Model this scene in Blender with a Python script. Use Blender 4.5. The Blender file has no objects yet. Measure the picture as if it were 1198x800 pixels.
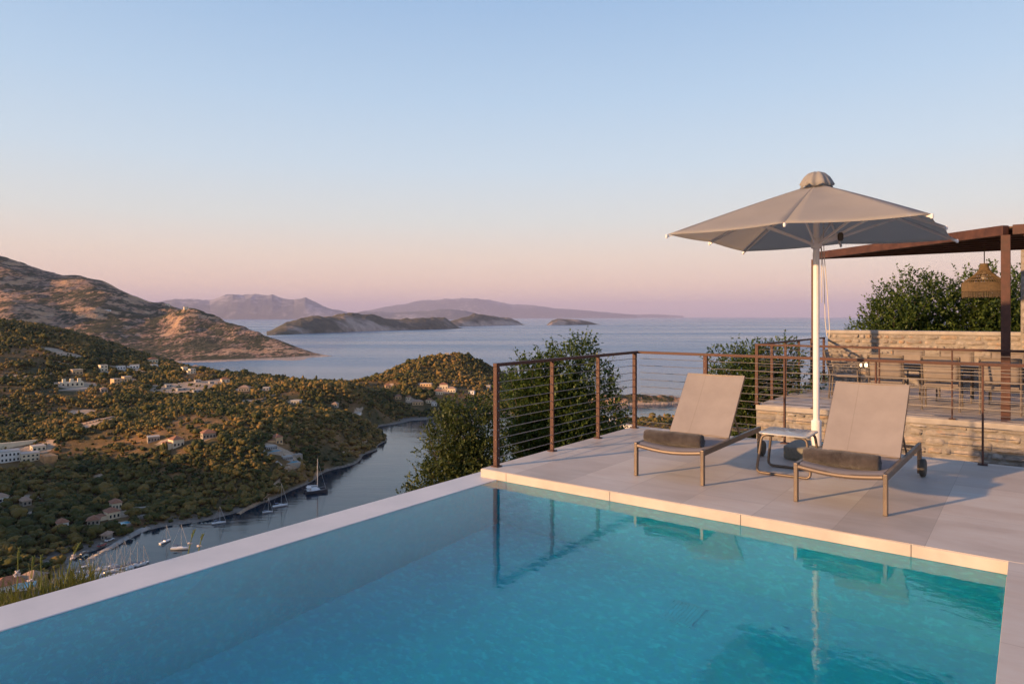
SUN_E = 4.2
SUN_C = (1.0, 0.58, 0.275)
SKY_STR = 0.70
SKY_STOPS = [(0.0, (214, 184, 184)), (0.018, (232, 194, 182)), (0.045, (238, 203, 182)), (0.085, (231, 209, 192)), (0.135, (214, 213, 209)),
             (0.21, (196, 210, 222)), (0.30, (177, 200, 223)), (0.42, (152, 182, 216)), (0.65, (100, 136, 186)), (1.0, (66, 94, 145))]
HAZE = 2.3e-5
HAZE_C = (0.66, 0.68, 1.0)
EXPO = 0.86
POOL_RAMP = [(0.3, (0.002, 0.42, 0.57)), (0.7, (0.004, 0.50, 0.66))]
import bpy, bmesh, math, random
import numpy as np
from mathutils import Vector, Matrix

PI = math.pi
R = math.radians
RND = random.Random(7)
NR = np.random.default_rng(11)
scene = bpy.context.scene
COL = scene.collection

# ------------------------------------------------------------------ measures
EYE = 1.6                 # eye height above the terrace
SEA = -108.4              # sea level
F = 800.0                 # focal length in photo pixels
TH = R(37.3)
SA, CA = math.sin(TH), math.cos(TH)

def PX(px, py, d):
    return Vector(((px - 599) / F * d, d, EYE - (py - 370) / F * d))
def UV(u, v, z=0.0):      # terrace frame: u to the right along the pool edge, v away from the pool
    return Vector((u * CA + v * SA, -u * SA + v * CA, z))
def uv_of(x, y):
    return (x * CA - y * SA, x * SA + y * CA)

def lin(r, g, b):
    f = lambda c: (c / 255) / 12.92 if c <= 10 else (((c / 255) + 0.055) / 1.055) ** 2.4
    return (f(r), f(g), f(b))

# ------------------------------------------------------------------ scene tree helpers
def tag(o, label=None, cat=None, group=None, kind=None):
    if label: o['label'] = label
    if cat: o['category'] = cat
    if group: o['group'] = group
    if kind: o['kind'] = kind
    return o

def empty(name, loc=(0, 0, 0), rz=0.0, label=None, cat=None, group=None):
    o = bpy.data.objects.new(name, None)
    COL.objects.link(o)
    o.location = loc
    o.rotation_euler = (0, 0, rz)
    o.empty_display_size = 0.2
    return tag(o, label, cat, group)

def link_mesh(name, me, mat=None, parent=None, loc=None, rz=None):
    o = bpy.data.objects.new(name, me)
    COL.objects.link(o)
    if mat is not None and not me.materials:
        me.materials.append(mat)
    if parent is not None: o.parent = parent
    if loc is not None: o.location = loc
    if rz is not None: o.rotation_euler = (0, 0, rz)
    return o

def copy_tree(o, parent=None):
    c = o.copy()
    COL.objects.link(c)
    if parent is not None: c.parent = parent
    for ch in list(o.children):
        copy_tree(ch, c)
    return c

def np_mesh(name, verts, faces, smooth=False, attrs=None):
    """verts (n,3), faces (m,k) arrays -> mesh"""
    verts = np.ascontiguousarray(verts, dtype=np.float32)
    faces = np.ascontiguousarray(faces, dtype=np.int32)
    m, k = faces.shape
    me = bpy.data.meshes.new(name)
    me.vertices.add(len(verts))
    me.vertices.foreach_set('co', verts.ravel())
    me.loops.add(m * k)
    me.loops.foreach_set('vertex_index', faces.ravel())
    me.polygons.add(m)
    me.polygons.foreach_set('loop_start', np.arange(0, m * k, k, dtype=np.int32))
    if smooth:
        me.polygons.foreach_set('use_smooth', np.ones(m, dtype=bool))
    me.update(calc_edges=True)
    for nm, arr in (attrs or {}).items():
        a = me.attributes.new(nm, 'FLOAT', 'POINT')
        a.data.foreach_set('value', np.ascontiguousarray(arr, dtype=np.float32).ravel())
    return me

class MB:
    """collects simple shapes and links them as one mesh object"""
    def __init__(s):
        s.v = []; s.f = []
    def add(s, vs, fs):
        n = len(s.v)
        s.v += [tuple(p) for p in vs]
        s.f += [tuple(i + n for i in f) for f in fs]
        return s
    def box(s, x0, x1, y0, y1, z0, z1, rz=0.0, c=None):
        vs = [(x0, y0, z0), (x1, y0, z0), (x1, y1, z0), (x0, y1, z0),
              (x0, y0, z1), (x1, y0, z1), (x1, y1, z1), (x0, y1, z1)]
        if rz:
            cx, cy = c if c else ((x0 + x1) / 2, (y0 + y1) / 2)
            cs, sn = math.cos(rz), math.sin(rz)
            vs = [(cx + (x - cx) * cs - (y - cy) * sn, cy + (x - cx) * sn + (y - cy) * cs, z) for x, y, z in vs]
        return s.add(vs, [(0, 3, 2, 1), (4, 5, 6, 7), (0, 1, 5, 4), (1, 2, 6, 5), (2, 3, 7, 6), (3, 0, 4, 7)])
    def bar(s, p0, p1, w, h, up=(0, 0, 1)):
        p0, p1 = Vector(p0), Vector(p1)
        d = (p1 - p0).normalized()
        upv = Vector(up)
        if abs(d.dot(upv)) > 0.98: upv = Vector((0, 1, 0))
        sx = d.cross(upv).normalized() * (w / 2)
        sz = sx.cross(d).normalized() * (h / 2)
        vs = [p0 - sx - sz, p0 + sx - sz, p0 + sx + sz, p0 - sx + sz,
              p1 - sx - sz, p1 + sx - sz, p1 + sx + sz, p1 - sx + sz]
        return s.add(vs, [(0, 1, 2, 3), (7, 6, 5, 4), (0, 4, 5, 1), (1, 5, 6, 2), (2, 6, 7, 3), (3, 7, 4, 0)])
    def tube(s, pts, r, n=10, closed=False, sx=1.0):
        pts = [Vector(p) for p in pts]
        N = len(pts)
        rr = r if isinstance(r, (list, tuple)) else [r] * N
        rings = []
        prev = None
        for i, p in enumerate(pts):
            a = pts[(i - 1) % N] if (closed or i > 0) else pts[i]
            b = pts[(i + 1) % N] if (closed or i < N - 1) else pts[i]
            d = (b - a).normalized()
            if prev is None:
                t = Vector((0, 0, 1)) if abs(d.z) < 0.9 else Vector((1, 0, 0))
                x = d.cross(t).normalized()
            else:
                x = (prev - d * prev.dot(d)).normalized()
            prev = x
            y = d.cross(x).normalized()
            rings.append([p + (x * math.cos(2 * PI * k / n) * sx + y * math.sin(2 * PI * k / n)) * rr[i] for k in range(n)])
        vs = [q for rg in rings for q in rg]
        fs = []
        M_ = N if closed else N - 1
        for i in range(M_):
            j = (i + 1) % N
            for k in range(n):
                k2 = (k + 1) % n
                fs.append((i * n + k, i * n + k2, j * n + k2, j * n + k))
        if not closed:
            fs.append(tuple(range(n - 1, -1, -1)))
            fs.append(tuple((N - 1) * n + k for k in range(n)))
        return s.add(vs, fs)
    def lathe(s, prof, n=24, c=(0, 0), axis='z', cap=True):
        vs = []
        for r, z in prof:
            for k in range(n):
                a = 2 * PI * k / n
                if axis == 'z': vs.append((c[0] + r * math.cos(a), c[1] + r * math.sin(a), z))
                else: vs.append((z, c[0] + r * math.cos(a), c[1] + r * math.sin(a)))   # along x
        fs = []
        for i in range(len(prof) - 1):
            for k in range(n):
                k2 = (k + 1) % n
                fs.append((i * n + k, i * n + k2, (i + 1) * n + k2, (i + 1) * n + k))
        if cap:
            fs.append(tuple(range(n - 1, -1, -1)))
            fs.append(tuple((len(prof) - 1) * n + k for k in range(n)))
        return s.add(vs, fs)
    def prism(s, poly, z0, z1):
        n = len(poly)
        vs = [(x, y, z0) for x, y in poly] + [(x, y, z1) for x, y in poly]
        fs = [tuple(range(n - 1, -1, -1)), tuple(range(n, 2 * n))]
        fs += [(i, (i + 1) % n, n + (i + 1) % n, n + i) for i in range(n)]
        return s.add(vs, fs)
    def grid(s, P):
        """P: 2d list of points"""
        h, w = len(P), len(P[0])
        return s.add([p for row in P for p in row],
                     [(i * w + j, i * w + j + 1, (i + 1) * w + j + 1, (i + 1) * w + j) for i in range(h - 1) for j in range(w - 1)])
    def mesh(s, name, smooth=False, bevel=0.0, segs=2, fix=True):
        me = bpy.data.meshes.new(name)
        me.from_pydata(s.v, [], s.f)
        if fix or bevel:
            bm = bmesh.new(); bm.from_mesh(me)
            if fix: bmesh.ops.recalc_face_normals(bm, faces=bm.faces)
            if bevel:
                ed = [e for e in bm.edges if len(e.link_faces) == 2 and e.calc_face_angle(0) > 0.5]
                bmesh.ops.bevel(bm, geom=ed, offset=bevel, segments=segs, affect='EDGES', profile=0.5, clamp_overlap=True)
            bm.to_mesh(me); bm.free()
        if smooth:
            for p in me.polygons: p.use_smooth = True
        me.update()
        return me
    def build(s, name, mat, parent=None, smooth=False, bevel=0.0, loc=None, rz=None, auto=None, segs=2, fix=True):
        me = s.mesh(name, smooth or auto is not None, bevel, segs, fix)
        if auto is not None:
            try: me.set_sharp_from_angle(angle=R(auto))
            except Exception: pass
        return link_mesh(name, me, mat, parent, loc, rz)

# ------------------------------------------------------------------ numpy noise
def _hash(ix, iy, seed):
    h = (ix.astype(np.int64) * 374761393 + iy.astype(np.int64) * 668265263 + seed * 1442695041) & 0xFFFFFFFF
    h = ((h ^ (h >> 13)) * 1274126177) & 0xFFFFFFFF
    return ((h ^ (h >> 16)) & 0xFFFF) / 65535.0
def vnoise(x, y, seed=0):
    x0 = np.floor(x); y0 = np.floor(y)
    fx = x - x0; fy = y - y0
    fx = fx * fx * fx * (fx * (fx * 6 - 15) + 10); fy = fy * fy * fy * (fy * (fy * 6 - 15) + 10)
    a = _hash(x0, y0, seed); b = _hash(x0 + 1, y0, seed)
    c = _hash(x0, y0 + 1, seed); d = _hash(x0 + 1, y0 + 1, seed)
    return (a * (1 - fx) + b * fx) * (1 - fy) + (c * (1 - fx) + d * fx) * fy
def fbm(x, y, oct=4, seed=0, gain=0.5, ridged=False):
    t = np.zeros_like(x, dtype=float); amp = 1.0; tot = 0
    for o in range(oct):
        n = vnoise(x * 2 ** o + o * 17.3, y * 2 ** o - o * 9.1, seed + o) * 2 - 1
        if ridged: n = 1 - 2 * np.abs(n)
        t += amp * n; tot += amp; amp *= gain
    return t / tot

class TPS:
    def __init__(s, pts, reg=1e-3, sc=300.0):
        P = np.array(pts, float)
        s.c = P[:, :2] / sc; s.sc = sc
        n = len(P)
        K = s.k(s.c, s.c) + np.eye(n) * reg
        Q = np.c_[np.ones(n), s.c]
        A = np.block([[K, Q], [Q.T, np.zeros((3, 3))]])
        w = np.linalg.solve(A, np.r_[P[:, 2], 0, 0, 0])
        s.w = w[:n]; s.p = w[n:]
    def k(s, a, b):
        d2 = ((a[:, None, :] - b[None, :, :]) ** 2).sum(-1) + 1e-12
        return 0.5 * d2 * np.log(d2)
    def __call__(s, X, Y):
        q = np.c_[X.ravel(), Y.ravel()] / s.sc
        out = np.empty(len(q))
        for i in range(0, len(q), 20000):
            qq = q[i:i + 20000]
            out[i:i + 20000] = s.k(qq, s.c) @ s.w + s.p[0] + qq @ s.p[1:]
        return out.reshape(X.shape)

# ------------------------------------------------------------------ node helpers
class NT:
    def __init__(s, name):
        s.m = bpy.data.materials.new(name); s.m.use_nodes = True
        s.t = s.m.node_tree; s.t.nodes.clear()
        s.out = s.t.nodes.new('ShaderNodeOutputMaterial')
    def n(s, typ, ins=None, **props):
        nd = s.t.nodes.new('ShaderNode' + typ)
        for k, v in props.items(): setattr(nd, k, v)
        for k, v in (ins or {}).items(): s.set(nd.inputs[k], v)
        return nd
    def set(s, sock, v):
        if isinstance(v, bpy.types.NodeSocket): s.t.links.new(v, sock)
        elif isinstance(v, bpy.types.Node): s.t.links.new(v.outputs[0], sock)
        else:
            if isinstance(v, (tuple, list)) and len(v) == 3 and sock.type == 'RGBA': v = (*v, 1)
            sock.default_value = v
    def coord(s, kind='Object', scale=(1, 1, 1), rot=(0, 0, 0), loc=(0, 0, 0)):
        c = s.n('TexCoord')
        mp = s.n('Mapping', {'Vector': c.outputs[kind], 'Scale': scale, 'Rotation': rot, 'Location': loc})
        return mp.outputs[0]
    def noise(s, vec, scale=5, detail=4, rough=0.55, dist=0.0):
        return s.n('TexNoise', {'Vector': vec, 'Scale': scale, 'Detail': detail, 'Roughness': rough, 'Distortion': dist}).outputs[0]
    def ramp(s, fac, stops, interp='LINEAR'):
        r = s.n('ValToRGB'); s.set(r.inputs[0], fac)
        r.color_ramp.interpolation = interp
        el = r.color_ramp.elements
        while len(el) < len(stops): el.new(0.5)
        for e, (p, c) in zip(el, stops):
            e.position = p
            e.color = (*c, 1) if isinstance(c, (tuple, list)) else (c, c, c, 1)
        return r.outputs[0]
    def mix(s, fac, a, b, mode='MIX'):
        m = s.n('Mix', data_type='RGBA', blend_type=mode)
        s.set(m.inputs[0], fac); s.set(m.inputs[6], a); s.set(m.inputs[7], b)
        return m.outputs[2]
    def math(s, op, a, b=None, clamp=False):
        m = s.n('Math', operation=op, use_clamp=clamp)
        s.set(m.inputs[0], a)
        if b is not None: s.set(m.inputs[1], b)
        return m.outputs[0]
    def bump(s, h, strength=0.3, dist=0.02, normal=None):
        b = s.n('Bump', {'Height': h, 'Strength': strength, 'Distance': dist})
        if normal is not None: s.set(b.inputs['Normal'], normal)
        return b.outputs[0]
    def bsdf(s, color, rough=0.6, metal=0.0, normal=None, spec=0.5, **kw):
        p = s.n('BsdfPrincipled', {'Base Color': color, 'Roughness': rough, 'Metallic': metal, 'Specular IOR Level': spec})
        for k, v in kw.items(): s.set(p.inputs[k], v)
        if normal is not None: s.set(p.inputs['Normal'], normal)
        return p
    def done(s, shader):
        s.t.links.new(shader.outputs[0] if isinstance(shader, bpy.types.Node) else shader, s.out.inputs[0])
        return s.m

def simple(name, col, rough=0.6, metal=0.0, var=0.12, scale=6.0, bump=0.0, bscale=80.0, spec=0.5, coord='Object'):
    t = NT(name)
    v = t.coord(coord)
    n = t.noise(v, scale, 5, 0.6)
    d = tuple(c * (1 - var * 1.6) for c in col); l = tuple(min(1, c * (1 + var)) for c in col)
    c = t.ramp(n, [(0.3, d), (0.7, l)])
    nm = None
    if bump:
        nm = t.bump(t.noise(v, bscale, 3, 0.6), bump, 0.004)
    rr = t.ramp(n, [(0.3, max(0.02, rough - 0.08)), (0.7, min(1, rough + 0.08))])
    return t.done(t.bsdf(c, rr, metal, nm, spec))
# ------------------------------------------------------------------ materials of the far land
def mat_hill():
    t = NT('scrub_hill')
    v = t.coord('Object')
    n1 = t.noise(v, 0.02, 6, 0.6)
    n2 = t.noise(v, 0.12, 5, 0.65)
    n3 = t.noise(v, 0.5, 4, 0.6)
    soil = t.ramp(n2, [(0.3, (0.20, 0.10, 0.042)), (0.55, (0.39, 0.205, 0.088)), (0.8, (0.50, 0.31, 0.155))])
    grass = t.ramp(n3, [(0.3, (0.045, 0.045, 0.018)), (0.7, (0.14, 0.11, 0.05))])
    c = t.mix(t.ramp(n1, [(0.42, 1.0), (0.62, 0.25)]), soil, grass)
    bare = t.n('Attribute', attribute_name='bare').outputs['Fac']
    rock = t.ramp(n3, [(0.25, (0.40, 0.26, 0.15)), (0.75, (0.60, 0.46, 0.33))])
    bf = t.math('ADD', bare, t.math('MULTIPLY', t.math('SUBTRACT', n2, 0.5), 2.2), clamp=True)
    c = t.mix(t.ramp(bf, [(0.42, 0.0), (0.62, 1.0)]), c, rock)
    z = t.n('SeparateXYZ', {0: t.n('NewGeometry').outputs['Position']}).outputs[2]
    zz = t.math('ADD', t.math('SUBTRACT', z, SEA), t.math('MULTIPLY', t.math('SUBTRACT', n2, 0.5), -2.0))
    sh = t.n('MapRange', {0: zz, 1: 0.5, 2: 1.3, 3: 1.0, 4: 0.0}).outputs[0]
    c = t.mix(sh, c, t.ramp(n3, [(0.3, (0.16, 0.13, 0.10)), (0.8, (0.36, 0.30, 0.24))]))
    return t.done(t.bsdf(c, 0.95, 0, t.bump(n3, 0.6, 1.2), 0.1))

def mat_mountain():
    t = NT('rocky_mountain')
    v = t.coord('Object', (1.0, 0.42, 1.25))
    n0 = t.noise(v, 0.0035, 5, 0.6)
    n1 = t.noise(v, 0.016, 6, 0.62, 0.4)
    n2 = t.noise(v, 0.07, 5, 0.65)
    vor = t.n('TexVoronoi', {'Vector': v, 'Scale': 0.085, 'Randomness': 1.0}).outputs[0]
    vor2 = t.n('TexVoronoi', {'Vector': v, 'Scale': 0.17, 'Randomness': 1.0}).outputs[0]
    rock = t.ramp(n2, [(0.28, (0.20, 0.11, 0.072)), (0.5, (0.38, 0.235, 0.16)), (0.75, (0.60, 0.42, 0.30))])
    ochre = t.ramp(n2, [(0.3, (0.46, 0.26, 0.13)), (0.7, (0.66, 0.43, 0.25))])
    cliff = t.n('Attribute', attribute_name='cliff').outputs['Fac']
    rock = t.mix(cliff, rock, ochre)
    dens = t.math('ADD', t.math('MULTIPLY', n1, 0.75), t.math('MULTIPLY', n0, 0.35))
    dens = t.math('SUBTRACT', dens, t.math('MULTIPLY', cliff, 0.30))
    sp = t.math('SUBTRACT', dens, t.math('MULTIPLY', t.math('MINIMUM', vor, t.math('ADD', vor2, 0.15)), 0.42))
    shr = t.ramp(sp, [(0.22, 0.0), (0.34, 1.0)])
    green = t.ramp(n2, [(0.3, (0.040, 0.042, 0.020)), (0.7, (0.10, 0.092, 0.045))])
    c = t.mix(shr, rock, green)
    z = t.n('SeparateXYZ', {0: t.n('NewGeometry').outputs['Position']}).outputs[2]
    sh = t.n('MapRange', {0: t.math('SUBTRACT', z, SEA), 1: 1.5, 2: 3.0, 3: 1.0, 4: 0.0}).outputs[0]
    c = t.mix(sh, c, (0.45, 0.36, 0.30))
    h = t.math('ADD', t.math('MULTIPLY', n1, 1.0), t.math('MULTIPLY', n2, 0.5))
    return t.done(t.bsdf(c, 0.95, 0, t.bump(t.math('ADD', h, t.math('MULTIPLY', t.noise(v, 0.22, 3, 0.6), 0.35)), 0.9, 13.0), 0.1))

def mat_island(name='far_island', rk=((0.34, 0.24, 0.18), (0.60, 0.46, 0.36)), gk=((0.06, 0.065, 0.04), (0.17, 0.14, 0.09))):
    t = NT(name)
    v = t.coord('Object')
    n1 = t.noise(v, 0.004, 6, 0.65)
    n2 = t.noise(v, 0.02, 5, 0.65)
    cliff = t.n('Attribute', attribute_name='cliff').outputs['Fac']
    rock = t.ramp(n2, [(0.3, rk[0]), (0.7, rk[1])])
    green = t.ramp(n2, [(0.3, gk[0]), (0.7, gk[1])])
    f = t.math('ADD', t.math('MULTIPLY', n1, 1.0), t.math('MULTIPLY', cliff, 0.5))
    c = t.mix(t.ramp(f, [(0.56, 0.0), (0.80, 1.0)]), green, rock)
    return t.done(t.bsdf(c, 0.95, 0, t.bump(n1, 0.6, 40.0), 0.1))

def mat_sea():
    t = NT('sea_water')
    v = t.coord('Object')
    big = t.noise(t.coord('Object', (0.0003, 0.0016, 1), (0, 0, R(8))), 1.0, 4, 0.55)
    w1 = t.noise(t.coord('Object', (0.10, 0.30, 1), (0, 0, R(20))), 1.0, 3, 0.55)
    w2 = t.noise(t.coord('Object', (0.02, 0.06, 1), (0, 0, R(-12))), 1.0, 3, 0.55)
    h = t.math('ADD', t.math('MULTIPLY', w1, 0.35), t.math('MULTIPLY', w2, 0.8))
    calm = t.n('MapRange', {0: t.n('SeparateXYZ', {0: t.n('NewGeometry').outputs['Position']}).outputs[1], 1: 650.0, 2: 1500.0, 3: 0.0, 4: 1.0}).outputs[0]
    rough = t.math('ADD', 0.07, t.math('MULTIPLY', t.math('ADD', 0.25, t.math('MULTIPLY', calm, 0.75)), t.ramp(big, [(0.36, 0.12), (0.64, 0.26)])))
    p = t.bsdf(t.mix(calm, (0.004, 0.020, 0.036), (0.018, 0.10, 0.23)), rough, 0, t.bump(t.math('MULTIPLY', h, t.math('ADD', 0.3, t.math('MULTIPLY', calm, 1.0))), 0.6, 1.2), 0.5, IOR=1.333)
    return t.done(p)

M_DIST = mat_island('hazy_limestone', ((0.36, 0.32, 0.31), (0.56, 0.50, 0.47)), ((0.09, 0.10, 0.10), (0.19, 0.19, 0.18)));  M_HILL = mat_hill(); M_MOUNT = mat_mountain(); M_ISL = mat_island(); M_SEA = mat_sea()  # M_DIST: island colours greyed and blued, distance haze painted into the rock

# ------------------------------------------------------------------ sea
def disc(radii, n):
    vs = [(0, 0, 0)]; fs = []
    for r in radii:
        vs += [(r * math.cos(2 * PI * k / n), r * math.sin(2 * PI * k / n), 0) for k in range(n)]
    tri = [(0, 1 + k, 1 + (k + 1) % n) for k in range(n)]
    quads = []
    for i in range(len(radii) - 1):
        for k in range(n):
            k2 = (k + 1) % n
            quads.append((1 + i * n + k, 1 + (i + 1) * n + k, 1 + (i + 1) * n + k2, 1 + i * n + k2))
    me = bpy.data.meshes.new('sea'); me.from_pydata(vs, [], tri + quads)
    return me
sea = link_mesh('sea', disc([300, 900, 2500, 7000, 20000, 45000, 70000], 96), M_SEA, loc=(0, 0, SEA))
tag(sea, kind='structure')

# ------------------------------------------------------------------ near peninsula and bay (one height field)
HP = []
def hp(px, py, d): HP.append(tuple(PX(px, py, d)))
def hx(x, y, z): HP.append((x, y, z))
for col in [
    (-60, [(660, 285, ), (600, 352), (540, 452), (500, 525), (450, 640), (400, 770), (372, 870)]),
    (0, [(660, 300), (600, 366), (540, 462), (500, 535), (450, 645), (410, 765), (381, 860)]),
    (50, [(640, 322), (590, 380), (540, 462), (500, 540), (450, 660), (410, 790), (386, 875)]),
    (100, [(630, 335), (600, 370), (560, 432), (525, 492), (503, 520), (480, 600), (440, 735), (412, 835), (398, 900)]),
    (150, [(606, 362), (575, 412), (540, 452), (508, 508), (480, 605), (445, 745), (418, 880)]),
    (200, [(606, 370), (580, 404), (540, 440), (508, 496), (475, 620), (448, 745), (428, 880)]),
    (250, [(597, 384), (560, 420), (520, 454), (480, 590), (455, 715), (436, 860)]),
    (300, [(585, 405), (550, 428), (515, 470), (480, 590), (455, 715), (440, 840)]),
    (340, [(568, 438), (540, 462), (510, 500), (480, 595), (455, 725), (443, 830)]),
    (380, [(548, 490), (520, 512), (490, 558), (462, 690), (448, 820)]),
    (420, [(530, 545), (510, 568), (485, 618), (462, 725), (449, 830)]),
    (435, [(520, 580), (500, 640), (478, 700), (460, 765), (447, 850)]),
    (450, [(488, 735), (470, 775), (452, 850), (440, 900)]),
    (475, [(483, 750), (462, 800), (440, 870), (428, 925)]),
    (500, [(483, 760), (465, 800), (445, 870), (425, 930), (419, 950)]),
    (525, [(480, 770), (462, 815), (440, 885), (422, 940), (413, 965)]),
    (550, [(480, 780), (462, 830), (440, 900), (420, 965)]),
    (575, [(478, 795), (462, 840), (445, 900), (432, 960)]),
    (600, [(476, 800), (462, 850), (449, 950)]),
    (640, [(480, 790), (472, 850)]),
]:
    for it in col[1]: hp(col[0], it[0], it[1])
# shore and the bed of the bay
for px, py in [(80, 674), (125, 641), (150, 630), (178, 618), (219, 614), (250, 609), (300, 595), (335, 575), (370, 557), (412, 544),
               (443, 526), (448, 510), (441, 498), (467, 495.5), (495, 493)]:
    hp(px, py, (EYE - SEA) * F / (py - 370))
for px, py, dz in [(110, 668, 2), (160, 640, 3), (190, 628, 4), (230, 622, 4), (280, 612, 5), (330, 592, 5), (380, 573, 6), (430, 552, 6), (462, 525, 6),
                   (470, 508, 5), (500, 502, 5), (540, 500, 6), (560, 520, 8), (480, 560, 9), (400, 610, 9), (300, 650, 8), (200, 680, 8), (620, 500, 5), (680, 486, 4)]:
    d = (EYE - SEA) * F / (py - 370)
    x, y, z = PX(px, py, d); hx(x, y, SEA - dz)
# low land to the right of the bay
for px, py, d in [(640, 500, 665), (700, 492, 690), (720, 500, 660), (760, 497, 675), (800, 492, 690), (840, 497, 670), (700, 520, 590), (780, 520, 590), (860, 520, 590)]:
    hp(px, py, d)
for px, py, dz in [(700, 484, 4), (760, 485, 4), (820, 484, 5), (880, 486, 6), (600, 487, 1), (900, 500, 6), (960, 520, 8)]:
    d = (EYE - SEA) * F / (py - 370); x, y, z = PX(px, py, d); hx(x, y, SEA - dz)
# behind the ridges the ground falls to the far bay
for x, y, z in [(-330, 1080, SEA - 6), (-200, 1020, SEA - 8), (-480, 1180, SEA - 4), (-100, 1090, SEA - 8), (0, 1120, SEA - 8), (70, 1060, SEA - 6), (-640, 1150, -70),
                (120, 960, SEA - 8), (220, 900, SEA - 10), (-380, 1000, -100), (-240, 940, -104), (300, 800, SEA - 8)]: hx(x, y, z)
# higher ground out of view to the left (it shades the lower valley)
for x, y, z in [(-520, 225, 0), (-520, 300, -26), (-500, 380, -60), (-500, 470, -77), (-700, 250, 10), (-800, 400, -20), (-800, 480, -20), (-820, 620, -20), (-900, 800, 10), (-960, 980, 10), (-950, 400, 0), (-420, 235, -70), (-330, 235, -100)]: hx(x, y, z)
TERR = TPS(HP, reg=2e-3)

GX = np.arange(-1000, 420.1, 4.0); GY = np.arange(190, 1130.1, 4.0)
XX, YY = np.meshgrid(GX, GY)
ZZ = TERR(XX, YY)
above = np.clip((ZZ - SEA) / 12.0, 0, 1)
ZZ += above * (fbm(XX / 90, YY / 90, 4, 3) * 4.0 + fbm(XX / 24, YY / 24, 3, 8) * 1.3)
ZZ = np.clip(ZZ, SEA - 14, 60)
def terr_z(x, y):
    x = np.asarray(x, float); y = np.asarray(y, float)
    fx = np.clip((x - GX[0]) / 4.0, 0, len(GX) - 1.001); fy = np.clip((y - GY[0]) / 4.0, 0, len(GY) - 1.001)
    i = fx.astype(int); j = fy.astype(int); a = fx - i; b = fy - j
    return (ZZ[j, i] * (1 - a) * (1 - b) + ZZ[j, i + 1] * a * (1 - b) + ZZ[j + 1, i] * (1 - a) * b + ZZ[j + 1, i + 1] * a * b)
def cast(px, py, dmin=250, dmax=1120):
    """where the line of sight through a photo pixel first meets the ground or the sea"""
    d = np.arange(dmin, dmax, 1.0)
    z = EYE - (py - 370) / F * d
    g = np.maximum(terr_z((px - 599) / F * d, d), SEA)
    hit = np.nonzero(z <= g)[0]
    k = hit[0] if len(hit) else np.argmin(z - g)
    return Vector(((px - 599) / F * d[k], d[k], g[k]))

# bare earth: quarries, building plots, clearings (photo pixel, radius in px)
BARE = np.zeros_like(XX)
def bare_at(px, py, rx, ry, strength=1.0):
    c = cast(px, py); c2 = cast(px, py + ry * 0.9); c3 = cast(px, py - ry * 0.9)
    wx = rx * 0.85 / F * c.y; wy = max(6.0, abs(c3.y - c2.y) / 2) * 0.85
    q = ((XX - c.x) / wx) ** 2 + ((YY - c.y) / wy) ** 2
    global BARE
    BARE = np.maximum(BARE, strength * np.clip(1.5 - q, 0, 1))
CLEAR = []      # circles without trees: x, y, r
for px, py, rx, ry in [(218, 452, 40, 9), (195, 456, 20, 7), (250, 448, 16, 7), (80, 415, 22, 4), (62, 409, 14, 3), (95, 482, 16, 5), (116, 492, 17, 4), (80, 500, 10, 3),
                       (100, 450, 20, 3), (84, 452, 28, 4), (150, 433, 32, 2.5), (144, 446, 14, 4), (320, 524, 14, 6), (340, 532, 16, 6), (346, 470, 9, 4),
                       (520, 455, 13, 7), (498, 450, 10, 3), (455, 452, 6, 3), (505, 470, 10, 3), (480, 468, 8, 4), (417, 486, 4, 3), (150, 600, 14, 7), (285, 455, 9, 4),
                       (30, 527, 34, 8), (55, 520, 14, 6), (30, 583, 24, 5), (245, 512, 9, 2), (195, 516, 16, 3), (310, 455, 6, 3), (297, 470, 16, 3), (120, 555, 8, 2),
                       (735, 500, 14, 5), (715, 494, 8, 3), (70, 425, 10, 3), (20, 440, 14, 3), (40, 600, 10, 3), (230, 480, 10, 2)]:
    bare_at(px, py, rx, ry)

idx = np.arange(XX.size).reshape(XX.shape)
QF = np.stack([idx[:-1, :-1], idx[:-1, 1:], idx[1:, 1:], idx[1:, :-1]], -1).reshape(-1, 4)
hill = link_mesh('hillside', np_mesh('hillside', np.c_[XX.ravel(), YY.ravel(), ZZ.ravel()], QF, True, {'bare': BARE}), M_HILL)
tag(hill, kind='structure')

def bare_f(x, y):
    i = np.clip(((x - GX[0]) / 4.0 + .5).astype(int), 0, len(GX) - 1); j = np.clip(((y - GY[0]) / 4.0 + .5).astype(int), 0, len(GY) - 1)
    return BARE[j, i]

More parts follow.
